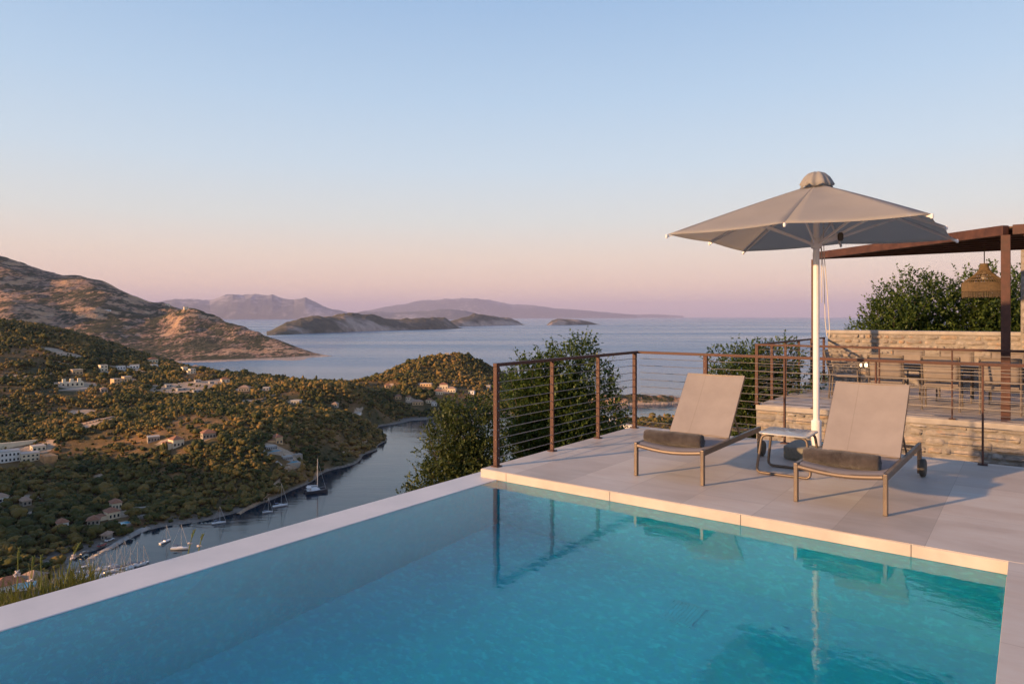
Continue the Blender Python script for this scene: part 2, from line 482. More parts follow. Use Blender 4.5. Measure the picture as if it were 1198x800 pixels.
# ------------------------------------------------------------------ rocky islet in front of the far shore of the channel
def islet(name, x0, x1, prof, d0, d1, ny, mat, seed, kind='structure', amp=0.25, flat=0.8, cl=0.8, label=None, nx=160):
    """prof: list of (px, ridge py); d0/d1: depth of the near and far shore at the two ends"""
    px = np.linspace(x0, x1, nx); v = np.linspace(0, 1, ny)
    pr = np.interp(px, [p[0] for p in prof], [p[1] for p in prof])
    dn = np.interp(px, [x0, x1], d0); df = np.interp(px, [x0, x1], d1)
    P, V = np.meshgrid(px, v)
    D = dn[None, :] * (1 - V) + df[None, :] * V
    ridge = 0.45
    Dr = dn * (1 - ridge) + df * ridge
    H = np.maximum(EYE - (pr - 370) / F * Dr - SEA, 0.5)
    prof_v = np.sin(PI * np.clip(V, 0, 1) ** 0.75) ** flat
    X = (P - 599) / F * D
    wid = (df - dn).mean()
    n = fbm(X / (wid * 0.22), D / (wid * 0.22), 5, seed) * amp + fbm(X / (wid * 0.09), D / (wid * 0.09), 4, seed + 5, ridged=True) * amp * 0.5
    Z = SEA - 2 + H[None, :] * prof_v * (1 + n * np.clip(1 - np.abs(V - ridge) * 1.2, 0.3, 1)) + 2 * prof_v
    slope = np.abs(np.gradient(Z, axis=0)) / np.maximum(np.abs(np.gradient(D, axis=0)), 1)
    cliff = np.clip(cl * np.clip(1 - V / 0.16, 0, 1) * np.clip(fbm(X / (wid * .5), D / (wid * .9), 2, seed + 3) * 2 + .6, 0, 1) + 0.6 * fbm(X / (wid * .3), D / (wid * .3), 3, seed + 9), 0, 1)
    ix = np.arange(P.size).reshape(P.shape)
    q = np.stack([ix[:-1, :-1], ix[:-1, 1:], ix[1:, 1:], ix[1:, :-1]], -1).reshape(-1, 4)
    o = link_mesh(name, np_mesh(name, np.c_[X.ravel(), D.ravel(), Z.ravel()], q, True, {'cliff': cliff}), mat)
    tag(o, kind=kind)
    return o

islet('rocky_islet', 668, 850, [(668, 470), (685, 466), (700, 464), (712, 461.5), (722, 461), (735, 462), (760, 462.5), (785, 463), (800, 466), (815, 469), (838, 471.2), (850, 473)],
      (838, 870), (905, 890), 40, M_MOUNT, 21, amp=0.22, flat=0.7)
islet('island', 312, 540, [(312, 389), (320, 386), (335, 378.5), (352, 374), (372, 371.5), (400, 370), (420, 369.7), (436, 371), (450, 373.5), (468, 374), (485, 371.5), (498, 370.2), (508, 370.4), (520, 373), (526, 376.5), (531, 379.5), (540, 385)],
      (3900, 6100), (5200, 7200), 90, M_ISL, 31, amp=0.34, flat=0.95, nx=320)
islet('island', 508, 614, [(508, 384), (518, 379), (528, 375), (541, 371.5), (556, 368.8), (568, 370), (584, 371), (598, 373), (606, 376), (614, 381)],
      (7000, 8600), (8800, 9800), 60, M_ISL, 41, amp=0.30, flat=0.9)
islet('island', 640, 702, [(640, 379.5), (646, 374.5), (652, 372.5), (664, 373.5), (676, 374), (690, 376.5), (702, 380)],
      (8300, 9000), (9300, 9700), 30, M_ISL, 51, amp=0.1, flat=0.6, cl=1.0)
islet('distant_mountain', 150, 422, [(150, 362), (180, 354), (205, 351.5), (232, 352), (246, 353), (262, 348), (272, 346), (296, 346.3), (318, 347.5), (330, 351.5), (344, 353), (350, 351.5), (357, 350.3), (366, 354), (376, 358.5), (388, 362.5), (400, 364.5), (422, 369)],
      (25500, 27000), (33000, 34000), 50, M_DIST, 61, amp=0.20, flat=1.0, cl=0.2, nx=320)
islet('distant_mountain', 395, 560, [(395, 368), (420, 365), (445, 364.5), (462, 366), (480, 365), (500, 364), (515, 362.5), (530, 362.3), (545, 364.5), (560, 368.5)],
      (22000, 23500), (28000, 28500), 40, M_DIST, 71, amp=0.20, flat=1.0, cl=0.2, nx=240)
islet('distant_mountain', 405, 745, [(405, 369), (425, 364), (450, 360), (475, 356), (495, 353), (515, 351), (540, 350), (560, 350.5), (580, 353.5), (600, 357), (625, 358), (650, 361), (680, 364), (710, 365.5), (730, 367.5), (745, 369.3)],
      (38000, 42000), (49000, 52000), 50, M_DIST, 81, amp=0.17, flat=1.0, cl=0.1, nx=320)
islet('distant_mountain', 655, 800, [(655, 369.4), (680, 367.5), (700, 366.5), (725, 367), (745, 368), (770, 367.6), (800, 369.6)],
      (50000, 53000), (58000, 59000), 30, M_DIST, 91, amp=0.05, flat=1.0, cl=0.0)

# ------------------------------------------------------------------ the big mountain on the left
MP = []
for px, lst in [
    (-120, [(262, 2750), (330, 2250), (400, 1700)]),
    (0, [(298, 2600), (320, 2420), (350, 2150), (385, 1850), (430, 1560)]),
    (40, [(311, 2580), (340, 2300), (370, 2050), (400, 1780)]),
    (70, [(320, 2560), (345, 2320), (375, 2040), (405, 1760)]),
    (110, [(324, 2540), (345, 2360), (370, 2110), (400, 1800), (425, 1600)]),
    (135, [(332, 2500), (352, 2280), (380, 1980), (410, 1720)]),
    (165, [(348, 2420), (365, 2200), (390, 1930), (415, 1700)]),
    (200, [(356, 2380), (372, 2170), (395, 1920), (415, 1730), (432, 1500)]),
    (230, [(360, 2330), (378, 2120), (400, 1880), (420, 1680)]),
    (260, [(370, 2260), (385, 2080), (405, 1850), (424, 1640)]),
    (300, [(386, 2120), (400, 1980), (415, 1800), (426, 1640)]),
    (340, [(401, 2000), (412, 1870), (420, 1750)]),
    (365, [(409, 1940), (416, 1860)]),
]:
    for py, d in lst: MP.append(tuple(PX(px, py, d)))
for px, py in [(385, 417), (362, 420.3), (340, 422), (312, 424), (290, 427), (270, 432)]:
    d = (EYE - SEA) * F / (py - 370); MP.append(tuple(PX(px, py, d)))
for px, py, dz in [(395, 420, 10), (360, 426, 10), (320, 430, 10), (290, 434, 8), (330, 436, 12), (394, 417.2, 8), (402, 416, 14), (402, 419, 14), (420, 414, 16), (420, 418, 16), (440, 413, 18)]:
    d = (EYE - SEA) * F / (py - 370); v = PX(px, py, d); MP.append((v.x, v.y, SEA - dz))
for x, y, z in [(-400, 2200, SEA - 15), (-600, 2500, SEA - 10), (-900, 2900, -60), (-1400, 3100, 60), (-2000, 3200, 150), (-2700, 3000, 230), (-2800, 2400, 260), (-2600, 1900, 150), (-2200, 1500, 40),
                (-1600, 1450, -40), (-1100, 1400, -85), (-700, 1350, SEA - 4), (-500, 1900, -104)]: MP.append((x, y, z))
MT = TPS(MP, reg=2e-3, sc=700.0)
mx = np.arange(-2900, -300, 7.0); my = np.arange(1380, 3200, 7.0)
MX, MY = np.meshgrid(mx, my)
MZ = MT(MX, MY)
ab = np.clip((MZ - SEA) / 80.0, 0, 1)
g1 = fbm(MX / 260 + 0.35 * fbm(MX / 200, MY / 200, 2, 4), MY / 560, 5, 33, 0.5, True)
g2 = fbm(MX / 85, MY / 170, 4, 77, 0.55, True)
MZ = MZ + ab * ((fbm(MX / 620 + 3.1, MY / 620, 2, 19, 0.5, True) - .15) * 24 + (g1 - .2) * 20 + (g2 - .2) * 5.5 - 6 + fbm(MX / 30, MY / 30, 3, 12) * 2.5)
dx_ = (MX + 1490) * 0.91 + (MY - 2046) * 0.415; dy_ = -(MX + 1490) * 0.415 + (MY - 2046) * 0.91
MZ = MZ + ab * 52 * np.exp(-(dx_ / 95) ** 2 - (dy_ / 210) ** 2)  # knoll added so that its shadow darkens the slope beyond
# terraces of cliff: steps in the slope
st = fbm(MX / 260, MY / 260, 3, 55)
step = 34.0
zz = (MZ + st * 26) / step
fr = zz - np.floor(zz)
MZ = MZ + ab * np.clip(st + 0.45, 0, 1) * ((np.clip((fr - 0.5) * 2.6, -0.5, 0.5) + 0.5) - fr) * step * 0.3
# behind the crest of the headland the ground falls back to the sea
MPX = MX / MY * F + 599
rY = np.interp(MPX, [200, 230, 260, 300, 340, 365, 385, 420], [2380, 2330, 2260, 2120, 2000, 1940, 1885, 1850])
MZ = MZ - np.clip((MY - rY - 30) / 420, 0, 1.6) * 200 * np.clip((MPX - 190) / 60, 0, 1)
# fit the ridge line to the skyline measured in the photograph
SKY_ = [(-120, 262), (0, 298), (20, 304), (40, 311.5), (65, 319.5), (110, 324.5), (130, 332), (150, 341), (165, 349), (195, 356), (225, 360), (245, 366), (260, 372), (300, 387), (340, 402), (365, 410), (380, 415.5), (386, 417)]
MPX = MX / MY * F + 599
MPY = 370 - (MZ - EYE) / MY * F
ker = np.exp(-(np.arange(-9, 10) / 3.5) ** 2); ker /= ker.sum()
for _it in range(3):
    MPY = 370 - (MZ - EYE) / MY * F
    cols = np.arange(-120, 392, 6.0); rat = []
    for c_ in cols:
        m_ = (np.abs(MPX - c_) < 4) & (MZ > SEA + 1)
        w_ = np.interp(c_, [p[0] for p in SKY_], [p[1] for p in SKY_])
        if m_.any():
            k_ = np.argmin(np.where(m_, MPY, 1e9)); y_ = MY.ravel()[k_]; h_ = MZ.ravel()[k_] - SEA
            rat.append(np.clip((EYE - (w_ - 370) / F * y_ - SEA) / h_, 0.3, 1.6))
        else: rat.append(1.0)
    rr_ = np.interp(MPX, cols, np.convolve(np.pad(rat, 9, mode='edge'), ker, mode='valid'))
    MZ = np.where(MZ > SEA, SEA + (MZ - SEA) * rr_, MZ)
MZ = MZ - np.clip((MPX - 388) / 12, 0, 3) ** 2 * 5.0
gy_, gx_ = np.gradient(MZ, 7.0)
sl = np.hypot(gx_, gy_)
cliff = np.clip((sl - 0.36) / 0.40 + 1.2 * np.clip(fbm(MX / 240, MY / 150, 3, 63) * 2 - 0.35, 0, 1) * np.clip(1 - (MZ - SEA) / 260, 0, 1), 0, 1)
ix = np.arange(MX.size).reshape(MX.shape)
q = np.stack([ix[:-1, :-1], ix[:-1, 1:], ix[1:, 1:], ix[1:, :-1]], -1).reshape(-1, 4)
tag(link_mesh('mountain', np_mesh('mountain', np.c_[MX.ravel(), MY.ravel(), np.maximum(MZ, SEA - 20).ravel()], q, True, {'cliff': cliff}), M_MOUNT), kind='structure')
def mount_z(x, y):
    i = int(np.clip((x - mx[0]) / 7, 0, len(mx) - 1)); j = int(np.clip((y - my[0]) / 7, 0, len(my) - 1))
    return float(MZ[j, i])
def cast_m(px, py):
    for d in np.arange(1400, 3100, 3.0):
        x = (px - 599) / F * d; z = EYE - (py - 370) / F * d
        if z <= mount_z(x, d): return Vector((x, d, z))
    d = 2200; return PX(px, py, d)

# ------------------------------------------------------------------ the slope the house stands on
ogx = np.arange(-260, 330.1, 3.0); ogy = np.arange(-160, 330.1, 3.0)
OX, OY = np.meshgrid(ogx, ogy)
OU = OX * CA - OY * SA; OV = OX * SA + OY * CA
du = np.maximum(-4.9 - OU, 0); dv = np.maximum(OV - 26, 0)
dv2 = np.maximum(OV - 9.4, 0) * (OU < -4.2)
s_ = np.hypot(du, np.maximum(dv, dv2))
OZ = -2.3 - 0.78 * s_ - 0.02 * np.clip(s_ - 20, 0, None) + fbm(OX / 14, OY / 14, 4, 2) * np.clip(s_ / 12, 0, 1) * 1.6
OZ = np.maximum(OZ, SEA - 8)
ix = np.arange(OX.size).reshape(OX.shape)
q = np.stack([ix[:-1, :-1], ix[:-1, 1:], ix[1:, 1:], ix[1:, :-1]], -1).reshape(-1, 4)
tag(link_mesh('garden_slope', np_mesh('garden_slope', np.c_[OX.ravel(), OY.ravel(), OZ.ravel()], q, True, {'bare': np.zeros(OX.size)}), M_HILL), kind='structure')
def own_z(x, y):
    i = int(np.clip((x - ogx[0]) / 3 + .5, 0, len(ogx) - 1)); j = int(np.clip((y - ogy[0]) / 3 + .5, 0, len(ogy) - 1))
    return float(OZ[j, i])
# ------------------------------------------------------------------ foliage
def mat_leaf(name, dark, light, trans=0.25, attr=None):
    t = NT(name)
    g = t.n('NewGeometry')
    n = t.noise(t.coord('Object'), 2.2, 3, 0.5)
    f = t.math('ADD', t.math('MULTIPLY', g.outputs['Random Per Island'], 0.45), t.math('MULTIPLY', t.math('SUBTRACT', n, 0.22), 0.95))
    mid = tuple((a + b) / 2 for a, b in zip(dark, light))
    c = t.ramp(f, [(0.15, dark), (0.5, mid), (0.85, light)])
    p = t.bsdf(c, 0.5, 0, None, 0.35)
    tr = t.n('BsdfTranslucent', {'Color': t.mix(1.0, c, (1.6, 1.7, 0.7), 'MULTIPLY')})
    mx_ = t.n('MixShader', {0: trans})
    t.t.links.new(p.outputs[0], mx_.inputs[1]); t.t.links.new(tr.outputs[0], mx_.inputs[2])
    return t.done(mx_)
def mat_wood():
    t = NT('woodland')
    a = t.n('Attribute', attribute_name='tint').outputs['Fac']
    v = t.coord('Object')
    n = t.noise(v, 0.9, 3, 0.6)
    f = t.math('ADD', t.math('MULTIPLY', a, 0.75), t.math('MULTIPLY', n, 0.3))
    c = t.ramp(f, [(0.12, (0.016, 0.028, 0.009)), (0.40, (0.066, 0.068, 0.018)), (0.65, (0.165, 0.116, 0.030)), (0.9, (0.30, 0.175, 0.055))])
    return t.done(t.bsdf(c, 0.8, 0, t.bump(n, 0.7, 0.5), 0.15))
M_WOOD = mat_wood()
M_BARK = simple('bark', (0.11, 0.085, 0.065), 0.9, var=0.3, scale=9, bump=0.5, bscale=30)
M_LEAF = mat_leaf('olive_leaf', (0.020, 0.042, 0.009), (0.105, 0.150, 0.032))
M_LEAF2 = mat_leaf('pale_leaf', (0.022, 0.038, 0.010), (0.115, 0.140, 0.044))

# crown variants for the woods: a few lumps of faceted leaves
def ico(sub):
    bm = bmesh.new(); bmesh.ops.create_icosphere(bm, subdivisions=sub, radius=1.0)
    v = np.array([p.co[:] for p in bm.verts]); f = np.array([[q.index for q in p.verts] for p in bm.faces]); bm.free()
    return v, f
IV, IF = ico(2); IV1, IF1 = ico(1)
def crown_variant(seed, lumps, base):
    r = np.random.default_rng(seed); V = []; Fc = []; TL = []
    bv, bf = base
    for k in range(lumps):
        a = r.uniform(0, 2 * PI); rad = 0.0 if k == 0 else r.uniform(0.3, 0.8)
        c = np.array([rad * math.cos(a), rad * math.sin(a), r.uniform(-0.1, 0.35)])
        s = (0.66 if k == 0 else r.uniform(0.28, 0.56))
        d = 1 + r.normal(0, 0.21, len(bv)); TL.append(np.full(len(bv), r.normal(0, .11)))
        V.append(bv * d[:, None] * s * np.array([1, 1, 0.85]) + c); Fc.append(bf + sum(len(x) for x in V[:-1]))
    LT[seed] = np.concatenate(TL)
    return np.concatenate(V), np.concatenate(Fc)
LT = {}
CR_FAR = [crown_variant(100 + i, 3, (IV1, IF1)) for i in range(8)]
CR_NEAR = [crown_variant(200 + i, 8, (IV1, IF1)) for i in range(8)]

def scatter(P, S, variants, rng, tint):
    VV = []; FF = []; TT = []; off = 0
    which = rng.integers(0, len(variants), len(P))
    for k, (bv, bf) in enumerate(variants):
        m = which == k
        n = m.sum()
        if n == 0: continue
        a = rng.uniform(0, 2 * PI, n); ca, sa = np.cos(a)[:, None], np.sin(a)[:, None]
        s = S[m]; hgt = rng.uniform(0.7, 1.2, n); cyp = rng.uniform(0, 1, n) < 0.05; hgt = np.where(cyp, 2.1, hgt); s = np.where(cyp, s * 0.55, s); hgt = np.where(cyp, hgt * 1.5, hgt)
        x = bv[None, :, 0] * ca - bv[None, :, 1] * sa; y = bv[None, :, 0] * sa + bv[None, :, 1] * ca
        v = np.stack([x * s[:, None], y * s[:, None], bv[None, :, 2] * (s * hgt)[:, None]], -1) + P[m][:, None, :]
        VV.append(v.reshape(-1, 3)); nv = len(bv)
        FF.append((bf[None] + (np.arange(n) * nv)[:, None, None] + off).reshape(-1, 3)); off += n * nv
        TT.append((tint[m][:, None] + LT[(200 if nv > 60 else 100) + k][None, :]).ravel())
    return np.concatenate(VV), np.concatenate(FF), np.concatenate(TT)

HOUSE_SPOTS = []   # filled by the houses: x, y, radius
def woodland():
    r = np.random.default_rng(5)
    # candidates spaced by depth so that the wood keeps the same density
    xs = r.uniform(-1000, 400, 430000); ys = r.uniform(230, 1060, 430000)
    px = xs / ys * F + 599
    z = terr_z(xs, ys)
    ok = (px > -160) & (px < 900) & (z > SEA + 0.4)
    b = bare_f(xs, ys)
    dens = fbm(xs / 60, ys / 60, 4, 40) * 0.5 + 0.5
    keep = np.clip(1.3 - np.clip(dens - 0.46, 0, 1) * 5.0, 0.10, 1) * np.where(b > 0.3, 0.05, 1.0)
    keep *= np.clip(900 / ys, 0.45, 1.0) * 0.62
    shore = np.clip((z - SEA - 0.4) / 0.8, 0.3, 1)
    ok &= r.uniform(0, 1, len(xs)) < keep * shore
    for hx_, hy_, hr in HOUSE_SPOTS:
        dx = xs - hx_; dy = ys - hy_
        ok &= (dx * dx + dy * dy > hr * hr)
        ok &= ~((np.abs(dx - dy * hx_ / hy_) < hr * 0.8) & (dy < 0) & (dy > -hr * 1.9))
    xs, ys, z, dens = xs[ok], ys[ok], z[ok], dens[ok]
    S = 0.95 + 2.1 * r.uniform(0, 1, len(xs)) ** 2.2 * np.where(r.uniform(0, 1, len(xs)) < 0.12, 1.35, 1.0)
    S *= np.where(ys > 700, 1.15, 1.0) * np.where(r.uniform(0, 1, len(xs)) < 0.05, 1.5, 1.0)
    S = np.where(r.uniform(0, 1, len(xs)) < 0.22, S * 0.6, S)
    tint = np.clip(0.52 + 0.5 * fbm(xs / 45, ys / 45, 3, 91) + r.normal(0, 0.18, len(xs)), 0, 1)
    tint = np.where(ys < 430, tint * 0.75, tint)
    P = np.c_[xs, ys, z + S * 0.55]
    near = ys < 560
    A = scatter(P[near], S[near], CR_NEAR, r, tint[near]); B = scatter(P[~near], S[~near], CR_FAR, r, tint[~near])
    V = np.concatenate([A[0], B[0]]); Fc = np.concatenate([A[1], B[1] + len(A[0])]); T = np.concatenate([A[2], B[2]])
    print('wood', len(xs), len(Fc))
    o = link_mesh('woodland', np_mesh('woodland', V, Fc, False, {'tint': T}), M_WOOD)
    tag(o, 'dark scrub wood covering the hills round the bay', 'woodland', kind='stuff')

# single trees by the cove and along the shore, close enough to tell apart
def shore_trees():
    r = random.Random(3)
    vs = []
    for i in range(6):
        bv, bf = crown_variant(300 + i, 9, (IV, IF))
        rr = np.random.default_rng(i); bv = bv * (1 + rr.normal(0, 0.05, (len(bv), 1)))
        vs.append(np_mesh('crown', bv, bf, False, {'tint': np.full(len(bv), 0.2 + 0.1 * i)}))
    for m in vs: m.materials.append(M_WOOD)
    tm = MB().tube([(0, 0, -1.4), (0.05, 0, -0.8), (0.0, 0.05, 0.1)], [0.12, 0.09, 0.05], 6).mesh('trunk'); tm.materials.append(M_BARK)
    n = 0
    for k in range(900):
        if n >= 90: break
        px, py = r.uniform(-5, 190), r.uniform(575, 668)
        c = cast(px, py)
        if c.z < SEA + 1.0 or c.y > 420: continue
        if any((c.x - a) ** 2 + (c.y - b) ** 2 < (q * 1.1) ** 2 for a, b, q in HOUSE_SPOTS): continue
        s = r.uniform(2.3, 3.9)
        e = empty('olive_tree', (c.x, c.y, c.z + s * 0.85), r.uniform(0, 6.28), 'dark round-crowned olive tree among many on the low wooded shore west of the cove', 'tree', 'olive trees on the shore of the cove')
        e.scale = (s, s, s * r.uniform(0.85, 1.15))
        link_mesh('crown', vs[r.randrange(6)], None, e); link_mesh('trunk', tm, None, e)
        n += 1

# ------------------------------------------------------------------ garden shrubs beside the pool: many small leaves on twigs
def shrub(name, center, rx, ry, z0, z1, nleaf, leaf, mat, label, cat, group=None, seed=1, lumps=16, tips=(), wid=0.55, nst=7, near=1.0):
    r = np.random.default_rng(seed)
    if near != 1.0:     # stand it a little closer, same look from the terrace
        sc_ = lambda q: EYE + (q - EYE) * near
        center = (center[0] * near, center[1] * near); rx *= near; ry *= near * .85; z0 = sc_(z0); z1 = sc_(z1)
        tips = [(a * near, b * near, sc_(c), d * near) for a, b, c, d in tips]
    cx, cy = center
    H = z1 - z0
    # lumps of foliage, uneven outline
    L = []
    for k in range(lumps):
        h = r.uniform(0.08, 0.92)
        prof = math.sin(PI * min(1, (0.18 + 0.82 * h)) ** 0.9) ** 0.55
        a = r.uniform(0, 2 * PI); q = r.uniform(0.35, 0.85) * prof
        L.append((cx + rx * q * math.cos(a), cy + ry * q * math.sin(a), z0 + H * h * 0.9, r.uniform(0.30, 0.50) * min(rx, ry) * 1.25))
    L.append((cx, cy, z0 + H * 0.45, 0.75 * min(rx, ry)))
    for (tx, ty, tz, tr) in tips: L.append((tx, ty, tz, tr))
    L = np.array(L)
    wts = L[:, 3] ** 2; wts = wts / wts.sum()
    ntw = nleaf // 14
    pick = r.choice(len(L), ntw, p=wts)
    d = r.normal(0, 1, (ntw, 3)); d /= np.linalg.norm(d, axis=1)[:, None]
    rad = L[pick, 3] * r.uniform(0.45, 1.12, ntw) ** 0.6
    d2 = d * np.array([1, 1, 1.1])
    tp = L[pick, :3] + d2 * rad[:, None]
    # twig direction: outwards and up
    td = d + np.array([0, 0, 0.55]) + r.normal(0, 0.35, (ntw, 3)); td /= np.linalg.norm(td, axis=1)[:, None]
    n = 14
    t = np.tile(np.linspace(0, 1, n), (ntw, 1)) * r.uniform(0.7, 1.3, (ntw, 1)) * (leaf * 4.2)
    base = tp[:, None, :] + td[:, None, :] * t[:, :, None]
    base = base.reshape(-1, 3)
    ld = np.repeat(td, n, 0) * 0.7 + r.normal(0, 0.75, (len(base), 3)); ld /= np.linalg.norm(ld, axis=1)[:, None]
    up = r.normal(0, 1, (len(base), 3)) * 0.5 + np.array([0, 0, 1.0])
    sd = np.cross(ld, up); sd /= np.linalg.norm(sd, axis=1)[:, None] + 1e-9
    nm = np.cross(sd, ld)
    s = leaf * r.uniform(0.6, 1.3, len(base))[:, None]
    v0 = base; v1 = base + ld * s * 0.5 + sd * s * wid * 0.5 + nm * s * 0.06; v2 = base + ld * s; v3 = base + ld * s * 0.5 - sd * s * wid * 0.5 + nm * s * 0.06
    V = np.stack([v0, v1, v2, v3], 1).reshape(-1, 3)
    V = V - np.array([cx, cy, z0])
    Fc = np.arange(len(V)).reshape(-1, 4)
    e = empty(name, (cx, cy, z0), 0, label, cat, group)
    link_mesh('foliage', np_mesh('foliage', V, Fc), mat, e)
    b = MB()
    rr = random.Random(seed)
    for k in range(nst):
        l = L[k % len(L)]
        q = Vector((l[0] - cx, l[1] - cy, l[2] - z0))
        p0 = Vector((rr.uniform(-.06, .06), rr.uniform(-.06, .06), 0)); m = p0.lerp(q, 0.5) + Vector((rr.uniform(-.1, .1), rr.uniform(-.1, .1), 0.08 * H))
        b.tube([p0, m, q], [0.028, 0.018, 0.008], 6)
    # fine twigs
    for k in range(0, ntw, max(1, ntw // 260)):
        q = Vector(tp[k] - np.array([cx, cy, z0])); dd = Vector(td[k])
        b.tube([q - dd * rad[k] * 0.7, q, q + dd * leaf * 4.5], [0.006, 0.005, 0.003], 4)
    b.build('stem', M_BARK, e)
    return e
# ------------------------------------------------------------------ houses on the hills
M_WALLS = {
    'cream': simple('cream_render', (0.80, 0.66, 0.46), 0.85, var=0.08, scale=0.5),
    'white': simple('white_render', (0.82, 0.78, 0.72), 0.85, var=0.06, scale=0.5),
    'ochre': simple('ochre_render', (0.68, 0.45, 0.24), 0.85, var=0.1, scale=0.5),
    'stone': simple('field_stone', (0.40, 0.33, 0.26), 0.9, var=0.25, scale=1.2),
    'grey': simple('grey_concrete', (0.40, 0.38, 0.36), 0.9, var=0.15, scale=0.6),
}
M_ROOFS = {
    'tile': simple('clay_tiles', (0.34, 0.15, 0.08), 0.85, var=0.25, scale=1.5),
    'pale': simple('pale_tiles', (0.42, 0.27, 0.18), 0.85, var=0.2, scale=1.5),
    'flat': simple('flat_roof', (0.50, 0.44, 0.37), 0.9, var=0.1, scale=0.6),
}
M_WIN = simple('dark_window', (0.045, 0.045, 0.045), 0.15, var=0.1, scale=2)
M_PAVE = simple('pale_paving', (0.48, 0.40, 0.32), 0.9, var=0.12, scale=0.8)
M_POOLB = simple('blue_pool', (0.10, 0.42, 0.52), 0.08, var=0.08, scale=0.6)
M_SOIL = simple('cut_rock', (0.62, 0.32, 0.13), 0.95, var=0.3, scale=0.25, bump=0.5, bscale=1.0)

def house(name, label, cat, px, py, wpx, h=5.0, dep=8.0, wall='cream', roof='flat', yaw=0.0, wins=3, rows=1, wing=0.0, group=None, arch=False, turrets=0, pergola=False, c=None):
    c = c or (cast_m(px, py) if name == 'hill_chapel' else cast(px, py))
    w = wpx * 0.78 / F * c.y
    h *= 0.82; dep *= 0.9
    az = math.atan2(c.x, c.y)
    e = empty(name, (c.x, c.y, c.z), -az + yaw, label, cat, group)
    HOUSE_SPOTS.append((c.x, c.y, max(w, dep) * 0.72 + 2))
    wm = M_WALLS[wall]
    b = MB().box(-w / 2, w / 2, 0, dep, -5, h)
    if wing: b.box(-w / 2 - wing, -w / 2 + 0.4, 1.2, dep - 1, -5, h * 0.62)
    if turrets:
        for k in range(turrets):
            x = -w / 2 + w * (k + 0.5) / turrets
            b.box(x - w * 0.07, x + w * 0.07, 2.0, 2.0 + w * 0.14, h, h + 3.4)
    b.build('wall', wm, e)
    if roof == 'flat':
        rb = MB().box(-w / 2 - .15, w / 2 + .15, -.15, dep + .15, h + .003, h + .35)
        if wing: rb.box(-w / 2 - wing - .15, -w / 2 - .16, 1.05, dep - .85, h * .62 + .003, h * .62 + .3)
        if turrets:
            rb = MB().box(-w / 2 - .15, w / 2 + .15, 2.0 + w * 0.14 + .05, dep + .15, h + .003, h + .35)
        rb.build('roof', M_ROOFS['flat'], e)
    else:
        o = 0.6; rh = 0.22 * min(w, dep) + 0.6
        x0, x1, y0, y1 = -w / 2 - o, w / 2 + o, -o, dep + o
        k = min(x1 - x0, y1 - y0) / 2 * 0.96
        vs = [(x0, y0, h), (x1, y0, h), (x1, y1, h), (x0, y1, h)]
        if w >= dep: vs += [(x0 + k, dep / 2, h + rh), (x1 - k, dep / 2, h + rh)]; fs = [(0, 1, 5, 4), (1, 2, 5), (2, 3, 4, 5), (3, 0, 4), (3, 2, 1, 0)]
        else: vs += [(0, y0 + k, h + rh), (0, y1 - k, h + rh)]; fs = [(0, 1, 4), (1, 2, 5, 4), (2, 3, 5), (3, 0, 4, 5), (3, 2, 1, 0)]
        rb = MB().add(vs, fs)
        if wing: rb.add([(-w/2-wing-.4, .8, h*.62), (-w/2-.45, .8, h*.62), (-w/2-.45, dep-.6, h*.62), (-w/2-wing-.4, dep-.6, h*.62), (-w/2-wing/2-.4, dep/2, h*.62+1.2)],
                        [(0, 1, 4), (1, 2, 4), (2, 3, 4), (3, 0, 4), (3, 2, 1, 0)])
        rb.build('roof', M_ROOFS[roof], e)
    n = wins
    for rr in range(rows):
        zb = 0.7 + rr * (h / rows); zt = zb + min(1.6, h / rows * 0.45)
        for k in range(n):
            x = -w / 2 + w * (k + 0.5) / n; ww = min(0.8, w / n * 0.24)
            q = MB()
            if arch:
                q.box(x - ww, x + ww, -.05, .06, zb, zt)
                q.add([(x + ww * math.cos(t), -.05, zt + ww * math.sin(t)) for t in np.linspace(0, PI, 8)] + [(x + ww * math.cos(t), .05, zt + ww * math.sin(t)) for t in np.linspace(0, PI, 8)],
                      [tuple(range(8))[::-1], tuple(range(8, 16))])
            else: q.box(x - ww, x + ww, -.05, .06, zb, zt)
            q.build('window', M_WIN, e)
    MB().box(-w / 2 - .05, -w / 2 + .06, dep * .35, dep * .6, 0.9, 2.2).build('window', M_WIN, e) if not wing else None
    return e

def terrace_slab(name, label, cat, px, py, wpx, dpx=8.0, mat=None, yaw=0.0, h=0.6, c=None):
    c = c or cast(px, py); w = wpx / F * c.y
    e = MB().box(-w / 2, w / 2, -dpx / 2, dpx / 2, -4, h).build(name, mat or M_PAVE, None)
    e.location = c; e.rotation_euler = (0, 0, -math.atan2(c.x, c.y) + yaw)
    HOUSE_SPOTS.append((c.x, c.y, max(dpx * .6, w * .35)))
    return tag(e, label, cat)

